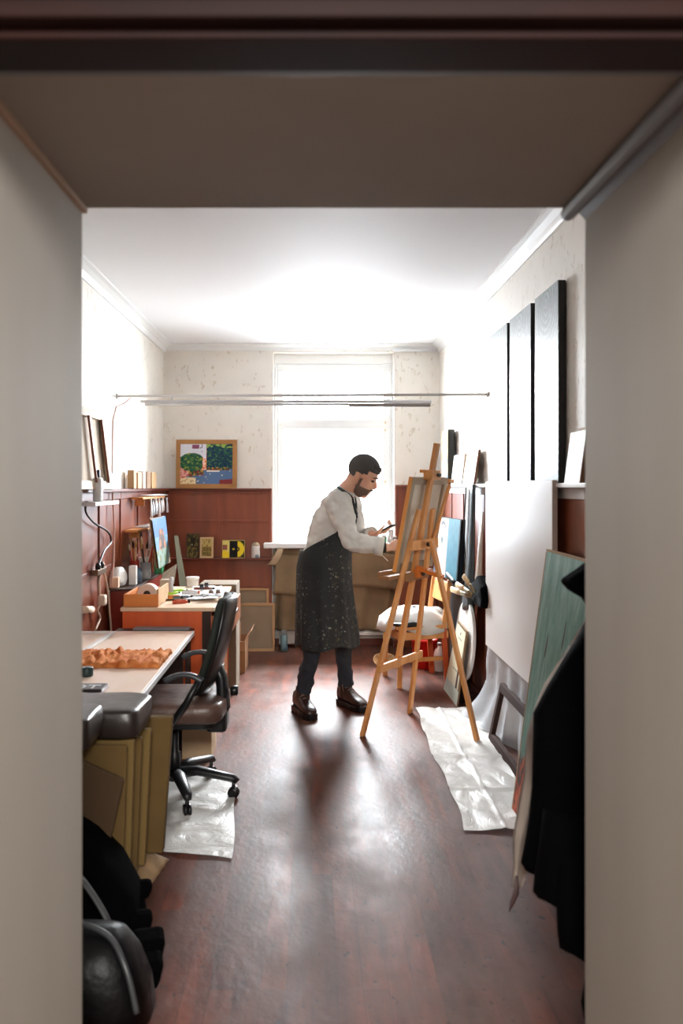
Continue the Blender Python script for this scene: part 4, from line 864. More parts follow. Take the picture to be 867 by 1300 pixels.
MB().lathe(c+V((0,0,.0555)), [(.047, 0), (.047, .01), (.044, .012)], 24).build('lid', WPLAS, cpn, smooth=True)
c = onD(217.5, 757); MB().lathe(c, [(.012, 0), (.013, .002), (.013, .12), (.011, .122)], 14).build('glue_stick', mat('clear_grey', (190, 194, 198), .2), None, 'upright clear plastic tube standing on the desk right of the tape roll', 'tube', smooth=True)
for i, (x, y, l, a_, col, lab) in enumerate(((227, 750, .10, .5, (160, 226, 30), 'lime green marker lying highest on the desk clutter'), (220, 753, .09, .9, (176, 220, 60), 'yellow green marker beside the lime one'), (229, 764, .09, .35, (214, 90, 60), 'orange red paint tube at the desk front'), (241, 752, .10, .1, (226, 226, 230), 'white tube with orange cap in the middle of the desk'), (231, 758, .12, .6, (96, 104, 112), 'dark grey pen lying diagonally on the desk'), (222, 758, .08, -.1, (206, 130, 70), 'small copper coloured tube on the desk'), (258, 747, .12, 0.05, (120, 60, 40), 'dark brown stick along the back edge of the desk'))):
    c = onD(x, y, .032); d_ = V((math.cos(a_), math.sin(a_)*1.2, 0)).normalized()*l/2
    r = .013 if 'tube' in lab else .009
    pn = MB().tube([c-d_, c+d_*.6, c+d_], [r, r, r*.6], 10).build('marker' if 'marker' in lab else ('paint_tube' if 'tube' in lab else 'pen'), mat('stick_%d' % i, col, .4), None, lab, 'marker' if 'marker' in lab else ('paint tube' if 'tube' in lab else 'pen'), smooth=True)
    MB().tube([c+d_*1.01, c+d_*1.25], r*.8, 10).build('cap', mat('cap_orange', (220, 100, 50), .4) if i == 3 else BLACKP, pn, smooth=True)
for i, (x, y) in enumerate(((256, 748), (262, 746), (268, 755), (277, 755))):
    c = onD(x, y, .028); gj = MB().lathe(c, [(.014, 0), (.015, .022), (.012, .024)], 16).build('ink_jar', mat('jar_smoke', (70, 70, 76), .2) if i < 2 else mat('jar_brown', (120, 90, 70), .25), None, ('smoky' if i < 2 else 'brownish')+' little ink jar among the papers, '+('left' if i % 2 == 0 else 'right')+' one of its pair', 'jar', smooth=True)
    MB().lathe(c+V((0,0,.0245)), [(.014, 0), (.014, .008), (.012, .009)], 16).build('lid', BLACKP if i < 2 else STEEL, gj, smooth=True)
MB().box(*(lambda p: (p.x-.03, p.x+.05, p.y-.02, p.y+.05, DT+.0, DT+.085))(onD(209, 752))).build('card_box', mat('greybox', (176, 160, 140), .6), None, 'small open grey box on the desk right of the orange wooden box', 'box', bevel=.003)
# dark strip and board leaning at back of the desk
a = P(220, 735, 6.3); sbo = MB().slab(P(221, 680, 6.6), P(226, 680, 6.75), P(238, 748, 6.25), P(229, 752, 6.1), (-.004, .012, 0)); sbo.build('leaning_board', mat('olive_panel', (66, 62, 46), .95, spec=.05), None, 'tall dark panel with a pale edge leaning behind the desk', 'panel')
b = MB(); b.slab(P(205, 741, 6.2), P(221, 741, 6.2), P(224, 716, 6.5), P(206, 728, 6.5), (0, .012, 0)); b.build('cream_board', mat('cream_board', (220, 204, 178), .6), None, 'cream angled board behind the desk below the blue arch painting', 'board')
# cardboard box on floor beside desk
cbx = thing('cardboard_box', 'open cardboard box on the floor behind the office chair', 'box', (-.47, 5.85, 0))
bx0, bx1, by0, by1 = -.74, -.525, 6.80, 7.15
for bb in ((bx0, bx1, by0, by0+.006), (bx0, bx1, by1-.006, by1), (bx0, bx0+.006, by0+.0065, by1-.0065), (bx1-.006, bx1, by0+.0065, by1-.0065)): MB().box(*bb, 0, .25).build('side', CARD, cbx)
MB().slab(V((bx1, by0, .25)), V((bx1, by1, .25)), V((bx1+.05, by1, .33)), V((bx1+.05, by0, .33)), (-.004, 0, 0)).build('flap', CARD, cbx)
MB().slab(V((bx0, by0, .25)), V((bx1, by0, .25)), V((bx1, by0-.04, .18)), V((bx0, by0-.04, .18)), (0, -.004, 0)).build('flap', CARD, cbx)
MB().box(bx0+.01, bx1-.01, by0+.01, by1-.01, 0, .006).build('base', CARD, cbx)
MB().slab(V((-.63, 6.85, .007)), V((-.56, 6.85, .007)), V((-.57, 6.91, .38)), V((-.64, 6.91, .38)), (0, .02, 0)).build('pale_plank', CARD, None, 'pale wooden plank standing in the cardboard box', 'plank')
# ---- white topped table -------------------------------------------------
tt = thing('work_table', 'pale topped work table with white edge at the left', 'table', (-.97, 3.65, 0))
TX0, TX1, TY0, TY1, TZ = -1.325, -.666, 3.378, 4.90, .65
MB().box(TX0, TX1-.012, TY0, TY1, TZ-.022, TZ).build('tabletop', mat('table_pale', (250, 228, 210), .3, col2=(246, 218, 196), ns=3, rough2=.42, stretch=(3,1,1)), tt, bevel=.002)
MB().box(TX1-.0115, TX1+.003, TY0, TY1, TZ-.023, TZ+.001).build('edge_strip', mat('edge_white', (226, 224, 222), .35), tt, bevel=.002)
for y in (TY0+.06, TY1-.09): MB().box(TX0+.03, TX1-.05, y, y+.02, 0, TZ-.0225).build('side_panel', mat('panel_dark', (54, 30, 22), .5), tt, bevel=.002)
MB().box(TX0+.03, TX0+.05, TY0+.085, TY1-.095, .2, TZ-.03).build('back_panel', mat('panel_dark', (54, 30, 22), .5), tt)
# carved relief on table
rel = MB()
def relf(u, v):
    x = -1.11+.425*u; y = 3.89+.36*v; e = min(u, 1-u, v, 1-v)
    z = TZ+.003+(0 if e < .01 else (.012+.035*abs(noise.noise(V((u*9+v*2, v*2.2, 1))))+.014*abs(noise.noise(V((u*27, v*7, 2))))))
    x += .008*noise.noise(V((v*9, 0, u*2))) ; return V((x, y+.012*noise.noise(V((u*9, 3, 0))), z))
rel.grid(relf, 90, 24)
rel.build('carved_strip', mat('carved_orange', (236, 158, 96), .85, col2=(196, 104, 50), ns=22, amt=.5, spec=.1, bump=.6, bs=30), None, 'crumpled orange-brown carved relief lying across the pale table', 'relief', smooth=True, solid=.004, solid_off=-1)
wf = MB(); wf.bar(V((-1.10, 4.80, TZ+.010)), V((-1.12, 4.22, TZ+.010)), .012, .02, (0,0,1)); wf.bar(V((-1.31, 4.80, TZ+.01)), V((-1.115, 4.805, TZ+.01)), .012, .012, (0,0,1)); wf.build('white_ruler', WHITE, None, 'white L-shaped moulding strip lying at the far left of the pale table', 'moulding')
c = PZ(110, 858, TZ+.002); lj = MB().lathe(c, [(.026, 0), (.028, .004), (.028, .035), (.025, .038)], 24).build('jar_lid', mat('dark_teal', (40, 66, 66), .4), None, 'dark teal jar on the pale table at the doorway edge', 'jar', smooth=True)
p = V((-.865, 3.05, TZ+.0015)); rb = MB().box(-1.12, -.825, 3.40, 3.51, TZ+.0015, TZ+.022).build('red_tin', mat('tin_black', (34, 26, 28), .4), None, 'flat black and red box lying on the near edge of the pale table', 'box', bevel=.004)
MB().box(-1.122, -.823, 3.397, 3.513, TZ+.0015, TZ+.008).build('red_base', mat('dark_red', (130, 22, 26), .4), rb, bevel=.002)
def text(s_, loc, size, m, parent, rot=(0,0,0), name='lettering'):
    fc = bpy.data.curves.new(name, 'FONT'); fc.body = s_; fc.size = size; fc.extrude = .0006
    tmp = bpy.data.objects.new(name+'_source', fc); me = bpy.data.meshes.new_from_object(tmp); bpy.data.objects.remove(tmp)
    o = bpy.data.objects.new(name, me); me.materials.append(m); COL.objects.link(o); o.parent = parent; o.location = V(loc)-OFF[parent.name]; o.rotation_euler = rot
    OFF[o.name] = V(loc); return o
text('NOT', (-1.03, 3.415, TZ+.0228), .085, WPLAS, rb)
MB().box(-1.02, -.70, 4.925, 5.01, .648, .66).build('grey_tray', mat('tray_grey', (128, 130, 134), .35), None, 'flat grey tray just beyond the far edge of the pale table', 'tray', bevel=.003, org=(-.9, 4.8, .74))
sl = thing('side_stand', 'dark low stand between the pale table and the orange desk', 'stand', (-.9, 4.8, 0))
MB().box(-1.12, -.68, 4.915, 5.015, .62, .647).build('stand_top', mat('panel_dark', (54, 30, 22), .5), sl)
for x in (-1.11, -.72): 
    for y in (4.92, 4.99): MB().box(x, x+.02, y, y+.02, 0, .6195).build('leg', mat('panel_dark', (54, 30, 22), .5), sl)
MB().box(-.70, -.54, 4.66, 4.88, 0, .2).build('paper_box', mat('cream_box', (206, 176, 140), .7), None, 'small cream box on the floor seen through the chair armrest', 'box', bevel=.004)
MB().lathe((-.62, 4.78, .2005), [(.04, 0), (.05, .02), (.048, .12), (.02, .13)], 18).build('paper_cup', WPLAS, None, 'white cup standing on the small cream box', 'cup', smooth=True)
# ---- office chair -------------------------------------------------------
oc = thing('office_chair', 'black swivel office chair with leather seat and armrests beside the pale table', 'office chair', (-.65, 4.12, 0))
HX, HY = -.655, 4.13
MB().tube([(HX, HY, .07), (HX, HY, .2), (HX, HY, .21), (HX, HY, .36)], [.03, .03, .02, .02], 16).build('gas_column', PLAST, oc, smooth=True)
for k in range(5):
    a_ = math.radians([-10, -70, 60, 130, 205][k]); e = V((HX+.29*math.cos(a_), HY+.29*math.sin(a_), .095)); n_ = V((-math.sin(a_), math.cos(a_), 0))
    lg = MB().tube([(HX+.02*math.cos(a_), HY+.02*math.sin(a_), .105), ((HX*.6+e.x*.4), (HY*.6+e.y*.4), .12), e, e+V((.02*math.cos(a_), .02*math.sin(a_), -.015))], [.036, .032, .024, .016], 12, sq=((0,0,1), .7)).build('base_leg', PLAST, oc, smooth=True)
    cs = MB()
    for s in (-1, 1): cs.lathe(V((e.x, e.y, .027))+n_*(.009*s), [(.012, -.008), (.026, -.007), (.027, 0), (.026, .007), (.012, .008)], 18, n_)
    cs.tube([(e.x, e.y, .03), (e.x, e.y, .085)], .009, 8); cs.build('caster', BLACKP, oc, smooth=True)
LEA = mat('brown_leather', (78, 58, 50), .36, col2=(112, 86, 76), ns=9, bump=.6, bs=14)
def cushion(c, sx, sy, sz, m, name, parent=None, e=.35, seed=0, tilt=0, **k):
    R = []; n = 40
    for j in range(13):
        ph = -PI/2+PI*j/12; cz = math.copysign(abs(math.sin(ph))**e, math.sin(ph)); cr = abs(math.cos(ph))**e
        r = []
        for i in range(n):
            t = 2*PI*i/n; x = math.copysign(abs(math.cos(t))**e, math.cos(t)); y = math.copysign(abs(math.sin(t))**e, math.sin(t))
            p_ = V((sx*x*cr, sy*y*cr, sz*cz)); p_ += V(noise.noise_vector(p_*6+V((seed,0,0))))*.008
            r.append(V(c)+Matrix.Rotation(tilt, 3, 'Y')@p_)
        R.append(r)
    return MB().rings(R).build(name, m, parent, smooth=True, **k)
cushion((HX+.02, HY, .435), .235, .235, .05, LEA, 'seat', oc)
cushion((HX+.02, HY, .385), .20, .20, .03, PLAST, 'seat_pan', oc)
# backrest: rounded, leaning plate
def brst(off, th, m, name, s=1.0):
    R = []
    for j in range(15):
        f = j/14; z = .50+.45*f; w_ = .225*s*math.sin(PI*(.12+.76*f))**.35*(1 if 0 < j < 14 else .86); x = -.505+.125*f+off+.02*math.sin(f*PI)
        r = []
        for k in range(28):
            t = 2*PI*k/28; bx = math.copysign(abs(math.cos(t))**.6, math.cos(t)); by = math.copysign(abs(math.sin(t))**.6, math.sin(t))
            r.append(V((x+th*bx*(.55 if j in (0, 14) else 1)-.03*(1-abs(by))**1*0+.03*by*by*-1, HY+.0+w_*by, z)))
        R.append(r)
    MB().rings(R).build(name, m, oc, smooth=True)
brst(-.014, .026, mat('green_black_fabric', (30, 38, 32), .75, bump=.1, bs=90), 'backrest')
brst(.012, .018, mat('shell_black', (24, 22, 22), .33), 'back_shell', .97)
b = MB(); b.tube([(-.47, HY, .66), (-.43, HY, .56), (-.42, HY, .42), (-.46, HY, .345), (-.60, HY, .34)], [.02, .03, .032, .032, .03], 12, sq=((0,1,0), 1.6)); b.build('back_bracket', PLAST, oc, smooth=True)
MB().lathe((-.385, HY-.02, .50), [(.02, 0), (.024, .006), (.024, .03), (.018, .035)], 14, (1,0,0)).build('adjust_knob', BLACKP, oc, smooth=True)
MB().box(-.50, -.40, HY-.07, HY+.07, .31, .42).build('tilt_housing', PLAST, oc, bevel=.02)
for s in (-1, 1):
    y = HY+.265*s
    b = MB(); b.tube(smooth_pts([(-.655, y, .600), (-.60, y, .625), (-.54, y, .625), (-.49, y, .600)]), .022, 12, sq=((0,0,1), .55)); b.build('armrest_pad', mat('pad_grey', (64, 67, 71), .35), oc, smooth=True)
    b = MB(); b.tube([(-.505, y, .60), (-.56, y, .5), (-.635, y-.01*s, .40), (-.64, y-.09*s, .385)], .016, 10, sq=((0,1,0), 1.3)); b.build('armrest_support', PLAST, oc, smooth=True)
# left floor plastic
b = MB(); 
def sheetL(u, v):
    A_, B2, C2, D2 = V((-.72, 3.50, 0)), V((-.315, 3.40, 0)), V((-.368, 4.24, 0)), V((-.80, 4.55, 0))
    p = A_.lerp(B2, u).lerp(D2.lerp(C2, u), v); p.z = .006+.016*abs(noise.noise(V((p.x*6, p.y*6, 4))))
    p += V((.006*math.sin(v*7)*u**3, .006*math.sin(u*9)*(1-v)**4, 0)); return p
b.grid(sheetL, 50, 60); b.build('plastic_floor_sheet', PLS, None, 'crinkled clear plastic sheet on the floor under the office chair casters', 'plastic sheet', smooth=True)
# ---- foam / board stack -------------------------------------------------
FO = mat('foam_yellow', (108, 84, 44), .9, col2=(92, 70, 34), ns=4)
FOD = mat('foam_brown', (118, 90, 52), .85, col2=(96, 72, 42), ns=3)
BZ = .07
foam = [(219, 910, 207, 3.31, .05), (192, 925, 184, 3.20, .03), (181, 935, 174, 3.11, .022), (171, 938, 165, 3.02, .03), (162, 945, 156, 2.94, .02)]
words_ = ['farthest and tallest', 'second from the far end', 'middle', 'fourth from the far end', 'nearest upright']
for i, (xt, yt, xb, Y, th) in enumerate(foam):
    Xt, Xb = (xt-CX)*Y/F, (xb-CX)*Y/F; zt = CZ-(yt-CY)*Y/F
    a, b_, c, d = V((-1.28, Y-.02, BZ)), V((Xb, Y-.01, BZ)), V((Xt, Y-.01, zt)), V((-1.28, Y-.02, zt))
    MB().slab(a, b_, c, d, (0, th, 0)).build('foam_board', FO if i % 2 == 0 else mat('foam_pale', (122, 98, 54), .9), None, 'yellow-brown slab under the leather cushions, '+words_[i]+' of the row', 'board', 'yellow-brown slabs left of the doorway', bevel=.006)
Y = 2.88
MB().slab(P(95, 1150, Y), P(126, 1130, Y), P(157, 990, Y), P(95, 962, Y), (.0, .018, 0)).build('foam_board', mat('foam_dark', (74, 54, 32), .85), None, 'tilted brown slab leaning at the front of the yellow-brown row', 'board', bevel=.003)
cushion((-.83, 3.12, .650), .235, .15, .05, mat('dark_leather', (46, 38, 35), .34, bump=.4, bs=14), 'leather_cushion', None, e=.22, seed=3, label='long dark brown leather cushion on top of the yellow slabs', cat='cushion')
cushion((-.90, 2.84, .68), .195, .12, .055, mat('dark_leather', (52, 42, 38), .28), 'leather_cushion', None, e=.22, seed=9, label='nearer dark leather cushion cut off by the doorway edge', cat='cushion')
MB().slab(V((-1.3, 2.84, 0)), V((-1.03, 2.84, 0)), V((-1.03, 2.84, .62)), V((-1.3, 2.84, .62)), (0, .04, 0)).build('cushion_support', FOD, None, 'dark slab at the wall holding up the nearer leather cushion', 'board')
bnd = MB()
def bun(u, v):
    e = min(u, 1-u, v, 1-v)*12; x = -1.30+.67*u+.07*v*u; y = 2.93+.47*v; w_ = min(1, e)
    return V((x+.012*noise.noise(V((u*9, v*9, 1))), y, .004+w_*(BZ-.010)*(.9+.1*noise.noise(V((u*8, v*8, 5))))))
bnd.grid(bun, 50, 40); bnd.build('packing_paper', mat('kraft', (166, 136, 100), .7, col2=(140, 112, 80), ns=12, bump=.5, bs=20), None, 'bundle of crumpled tan packing paper under the yellow-brown slabs', 'paper', smooth=True, solid=.003)
b = MB(); b.tube([P(148, 1112, 2.80), P(156, 1135, 2.80), P(147, 1165, 2.78)], [.02, .02, .012], 8, sq=((0,1,0), .5)); b.build('orange_hook', mat('stool_orange', (170, 96, 40), .5), None, 'curved orange wooden piece below the yellow slabs', 'wood piece', smooth=True, org=(-.62, 2.8, 0))
# plank on floor
a, b_, c, d = PZ(158, 1157, .01), PZ(171, 1157, .01), PZ(190, 1224, .01), PZ(160, 1224, .01)
MB().slab(a, b_, c, d, (0, 0, -.009)).build('floor_plank', mat('grey_plank', (176, 158, 134), .7), None, 'pale plank lying on the floor beside the black backpack', 'plank')
# backpack
bk = thing('backpack', 'black backpack leaning in the dark left of the doorway', 'backpack', (-.72, 2.75, 0))
m_ = MB(); R = []
for j, (z, xl, xr, yc, hy) in enumerate(((.0, -.95, -.56, 2.78, .16), (.06, -1.0, -.535, 2.78, .19), (.16, -1.0, -.56, 2.80, .19), (.26, -1.0, -.62, 2.82, .17), (.34, -1.0, -.70, 2.83, .13), (.40, -.98, -.80, 2.83, .06))):
    r = []
    for k in range(36):
        t = 2*PI*k/36; r.append(V(((xl+xr)/2+(xr-xl)/2*math.copysign(abs(math.cos(t))**.7, math.cos(t)), yc+hy*math.copysign(abs(math.sin(t))**.7, math.sin(t)), z))+V(noise.noise_vector(V((k*.3, j*.8, 0))))*.015*(j > 0))
    R.append(r)
m_.rings(R).build('pack_body', BLACK, bk, smooth=True)
m_ = MB(); m_.tube(smooth_pts([(-.80, 2.64, .36), (-.70, 2.60, .30), (-.61, 2.56, .20), (-.56, 2.53, .10)]), .008, 8, sq=((0,1,0), 2)); m_.build('shoulder_strap', mat('strap_grey', (70, 72, 74), .5), bk, smooth=True)
for (x, y, z, r) in ((-.54, 2.72, .10, .035), (-.50, 2.60, .08, .05), (-.485, 2.52, .06, .045), (-.56, 2.86, .14, .03)): MB().obox((x, y, z), V((r, r*.3, 0)), V((-.2*r, r*.8, .2*r)), V((r*.2, 0, r*.9))).build('buckle', BLACK, bk, bevel=.02)
# shiny leather bag in front
lb = thing('leather_bag', 'shiny black leather bag standing nearest the doorway at lower left', 'bag', (-.62, 2.4, 0))
m_ = MB(); R = []
for j, (z, xr, hy) in enumerate(((.0, -.46, .10), (.03, -.435, .13), (.1, -.445, .135), (.18, -.475, .12), (.235, -.51, .09), (.262, -.535, .03))):
    r = []
    for k in range(36):
        t = 2*PI*k/36; r.append(V(((-.86+xr)/2+(xr+.86)/2*math.copysign(abs(math.cos(t))**.55, math.cos(t)), 2.38+hy*math.copysign(abs(math.sin(t))**.6, math.sin(t)), z)))
    R.append(r)
m_.rings(R).build('bag_body', mat('bag_leather', (5, 5, 6), .42, spec=.22, bump=.9, bs=9), lb, smooth=True)
m_ = MB(); m_.tube(smooth_pts([(-.80, 2.40, .27), (-.66, 2.36, .285), (-.55, 2.33, .262), (-.49, 2.28, .20), (-.455, 2.25, .10)]), .008, 8); m_.build('bag_piping', mat('piping_grey', (60, 62, 64), .35), lb, smooth=True)
MB().tube([PZ(178, 1248, .01), PZ(185, 1262, .008), PZ(188, 1285, .008)], .006, 8).build('string_piece', mat('cord_red', (150, 70, 60), .6), None, 'short reddish cord end on the floor by the leather bag', 'cord', smooth=True)
# ------------------------------------------------------------------ the painter
SKIN = mat('skin', (222, 168, 142), .5, sss=.15)
SHIRT = mat('shirt_cloth', (226, 223, 217), .8, col2=(212, 208, 202), ns=5, bump=.5, bs=9)
TROU = mat('trouser_denim', (42, 47, 56), .85, bump=.3, bs=12)
HAIR = mat('hair_dark', (74, 69, 66), .75, bump=.4, bs=90)
BOOT = mat('boot_leather', (60, 34, 28), .28, col2=(44, 24, 20), ns=8)
def yawp(f):
    f = V(f).normalized(); return f, V((f.y, -f.x, 0))    # forward, right (towards the viewer)
f, rt = yawp((.97, -.25, 0))
NECK = V((.215, 5.53, 1.425)); HC = V((.322, 5.47, 1.537))
hf, hr = yawp((.95, -.31, 0)); pit = math.radians(27)
hfp = hf*math.cos(pit)-V((0,0,1))*math.sin(pit); hup = hf*math.sin(pit)+V((0,0,1))*math.cos(pit); hl = -hr
HM = Matrix((hfp, hl, hup)).transposed()     # local x fwd, y left, z up
H = lambda x, y, z: HC+HM@V((x, y, z))
body = MB()
body.ell(H(-.008, 0, .035), .096, .077, .088, HM, 24, 16)
body.ell(H(.03, 0, -.04), .062, .060, .085, HM, 20, 14)
body.ell(H(.052, 0, -.105), .034, .034, .026, HM, 14, 10)
body.ell(H(.070, 0, .022), .022, .05, .014, HM, 14, 8)       # brow
body.tube([H(.085, 0, .008), H(.100, 0, -.020), H(.108, 0, -.038)], [.009, .012, .013], 10)   # nose
body.ell(H(.098, 0, -.040), .014, .019, .010, HM, 12, 8)
for s in (-1, 1):
    body.ell(H(-.012, .078*s, -.012), .02, .008, .034, HM, 12, 10); body.ell(H(.05, .042*s, -.022), .026, .018, .022, HM, 12, 8)
body.ell(H(.084, 0, -.069), .012, .024, .006, HM, 12, 8); body.ell(H(.080, 0, -.082), .012, .02, .007, HM, 12, 8)
body.tube([H(-.03, 0, -.02), H(-.035, 0, -.08), NECK+V((.0, 0, .01)), NECK-V((.03, 0, .08))], [.058, .056, .062, .09], 20)
# trunk under the clothes
body.tube([(.085, 5.61, .90), (.09, 5.59, 1.05), (.14, 5.56, 1.25), (.18, 5.54, 1.36), NECK-V((0,0,.02))], [.10, .10, .10, .09, .06], 20)
SR, SL = V((.155, 5.37, 1.365)), V((.24, 5.69, 1.375))
ER, EL = V((.245, 5.215, 1.135)), V((.31, 5.64, 1.14))
WR, WL = V((.455, 5.205, 1.10)), V((.385, 5.515, 1.165))
body.tube([NECK-V((.02,0,.07)), SR, SR.lerp(ER, .5), ER, ER.lerp(WR, .4), WR], [.06, .045, .042, .036, .034, .025], 14)
body.tube([NECK-V((.02,0,.07)), SL, SL.lerp(EL, .5), EL, EL.lerp(WL, .4), WL], [.06, .045, .042, .036, .034, .025], 14)
HR_, HL_ = V((.055, 5.52, .90)), V((.125, 5.68, .90))
KR, KL = V((.02, 5.50, .50)), V((.20, 5.72, .50)); AR, AL = V((-.045, 5.62, .10)), V((.235, 5.78, .10))
AR = V(((385-CX)*5.62/F, 5.62, .11)); AL = V(((439-CX)*5.80/F, 5.80, .11))
for h_, k_, a_ in ((HR_, KR, AR), (HL_, KL, AL)): body.tube([h_, h_.lerp(k_, .5), k_, k_.lerp(a_, .4), a_], [.08, .06, .045, .040, .032], 14)
# hands
def hand(mb, Wp, dirv, palmn, side, curl, s=1.0, spread=.0):
    """Wp wrist, dirv finger direction, palmn palm normal (palm side), side = vector towards the thumb"""
    d = V(dirv).normalized(); n = V(palmn).normalized(); n = (n-d*n.dot(d)).normalized(); t = V(side); t = (t-d*t.dot(d)-n*t.dot(n)).normalized()
    M = Matrix((d, t, n)).transposed()
    mb.tube([Wp-d*.02, Wp+d*.015, Wp+d*.05, Wp+d*.085], [.024, .027, .036, .034], 14, sq=(n, .45))
    tips = []
    for i, (o, L_) in enumerate(((.029, .072), (.0105, .080), (-.0085, .074), (-.027, .058))):
        p = Wp+d*.082+t*o; q = p; dd = d+t*(o*spread*6); pts = [p-d*.02, p]; ang = 0
        for k, fr in enumerate((.45, .32, .23)):
            ang += curl[k]*(1+.08*i); v = (dd*math.cos(ang)+n*math.sin(ang)).normalized(); q = q+v*L_*fr*s; pts.append(q)
        mb.tube(pts, [.0095, .0092, .0085, .008, .0062], 10); tips.append(q)
        for kk, pp in enumerate(pts[1:]): mb.ell(pp, *([.0095-.0008*kk]*3), None, 8, 6)
    p = Wp+d*.02+t*.024; q = p+(d*.6+t*.7+n*.25).normalized()*.035; r = q+(d*.9+t*.15+n*.5).normalized()*.03; u = r+(d*.9-t*.1+n*.55).normalized()*.024
    mb.tube([p-d*.01, p, q, r, u], [.014, .016, .012, .0105, .008], 10)
    for pp, rr in ((q, .012), (r, .0105), (u, .008)): mb.ell(pp, rr, rr, rr, None, 8, 6)
    return tips, u
tipsR, thR = hand(body, WR+V((.012, 0, .0)), (.93, -.05, .12), (-.1, .75, -.6), (.0, .55, .8), (.45, .6, .5))
tipsL, thL = hand(body, WL+V((.01, 0, .0)), (.86, -.28, .28), (.15, -.2, 1), (.2, -.9, .1), (.35, .7, .6))
pr = body.build('person', SKIN, None, 'bearded painter in a grey shirt and paint-spattered black apron bending over the easel', 'person', smooth=True, remesh=.0055, sm=2, org=(.1, 5.6, 0))
# eyes and brows
for s in (-1, 1):
    MB().ell(H(.081, .030*s, -.002), .010, .013, .008, HM, 12, 8).build('eye', mat('eye_dark', (60, 44, 40), .3), pr, smooth=True)
    MB().tube([H(.090, .012*s, .020), H(.090, .030*s, .026), H(.078, .048*s, .020)], [.004, .005, .003], 6).build('eyebrow', HAIR, pr, smooth=True)
# hair: shell over the skull, cut at the hairline
def shell(name, c, rx, ry, rz, keep, m, sol=.008):
    b = MB(); b.ell(H(*c), rx, ry, rz, HM, 48, 32); inv = HM.inverted()
    fs = [fc for fc in b.f if keep(inv@(sum((b.v[i] for i in fc), V((0,0,0)))/len(fc)-HC))]
    b.f = fs; b.m = [0]*len(fs); return b.build(name, m, pr, smooth=True, solid=sol, solid_off=0)
def hairkeep(p):
    if p.x > .045: return p.z > .052
    if p.x > .015: return p.z > .018 if abs(p.y) > .04 else p.z > .04
    if p.x > -.035: return p.z > .012
    return p.z > -.055
shell('hair', (-.010, 0, .040), .101, .081, .092, hairkeep, HAIR, .008)
MB().tube([H(.050, -.05, .085), H(.074, -.025, .078), H(.080, .0, .076), H(.074, .03, .078), H(.050, .05, .085)], [.012, .016, .018, .016, .012], 12).build('fringe', HAIR, pr, smooth=True)
shell('beard', (.031, 0, -.044), .066, .064, .089, lambda p: (p.z < -.058 and p.x > .0 and not (p.x > .078 and p.z > -.092 and abs(p.y) < .02)) or (p.z < .0 and .004 < p.x < .026 and abs(p.y) > .035), mat('beard_hair', (108, 86, 74), .85), .004)
MB().tube([H(.084, -.024, -.068), H(.098, -.01, -.057), H(.100, .0, -.056), H(.098, .01, -.057), H(.084, .024, -.068)], [.004, .006, .006, .006, .004], 8).build('moustache', mat('beard_hair', (44, 36, 34), .8), pr, smooth=True)
# shirt
sh = MB(); R = []
for (cx_, cy_, z, a_, b_, tl) in ((.075, 5.60, .965, .145, .185, .0), (.085, 5.60, 1.03, .142, .18, 0), (.10, 5.59, 1.10, .137, .178, 0), (.118, 5.575, 1.17, .138, .18, .0), (.138, 5.565, 1.24, .140, .185, .02), (.155, 5.555, 1.31, .128, .185, .05), (.172, 5.545, 1.365, .105, .165, .09), (.190, 5.54, 1.405, .085, .12, .12), (.212, 5.53, 1.44, .066, .075, .15)):
    r = []
    for k in range(36):
        t = 2*PI*k/36; p = f*(a_*math.cos(t))+rt*(b_*math.sin(t)); p.z += tl*-.35*(a_*math.cos(t))/.1*.1 if False else 0
        r.append(V((cx_, cy_, z))+p+V((0, 0, -tl*math.cos(t)*.12)))
    R.append(r)
sh.rings(R)
sh.tube([SR.lerp(NECK, .35)-V((0,0,.015)), SR, SR.lerp(ER, .5)+V((-.005,0,0)), ER, ER.lerp(WR, .45), ER.lerp(WR, .70), ER.lerp(WR, .82)], [.075, .079, .068, .062, .055, .052, .050], 20)
sh.tube([SL.lerp(NECK, .35)-V((0,0,.015)), SL, SL.lerp(EL, .5), EL, EL.lerp(WL, .45), EL.lerp(WL, .92)], [.07, .074, .066, .058, .050, .044], 20)
sh.ell(SR, .078, .078, .078); sh.ell(ER, .064, .064, .062); sh.ell(SL, .074, .074, .074); sh.ell(EL, .058, .058, .058)
# back tail
sh.tube([(-.03, 5.55, 1.02), (-.055, 5.52, .97), (-.075, 5.51, .94)], [.05, .045, .02], 12, sq=((1,0,0), .5))
shirt = sh.build('shirt', SHIRT, pr, smooth=True, remesh=.007, sm=3)
# folds
tex = bpy.data.textures.new('folds', 'CLOUDS'); tex.noise_scale = .07; tex.noise_depth = 1
dm = shirt.modifiers.new('d', 'DISPLACE'); dm.texture = tex; dm.strength = .036; dm.mid_level = .56; dm.texture_coords = 'LOCAL'
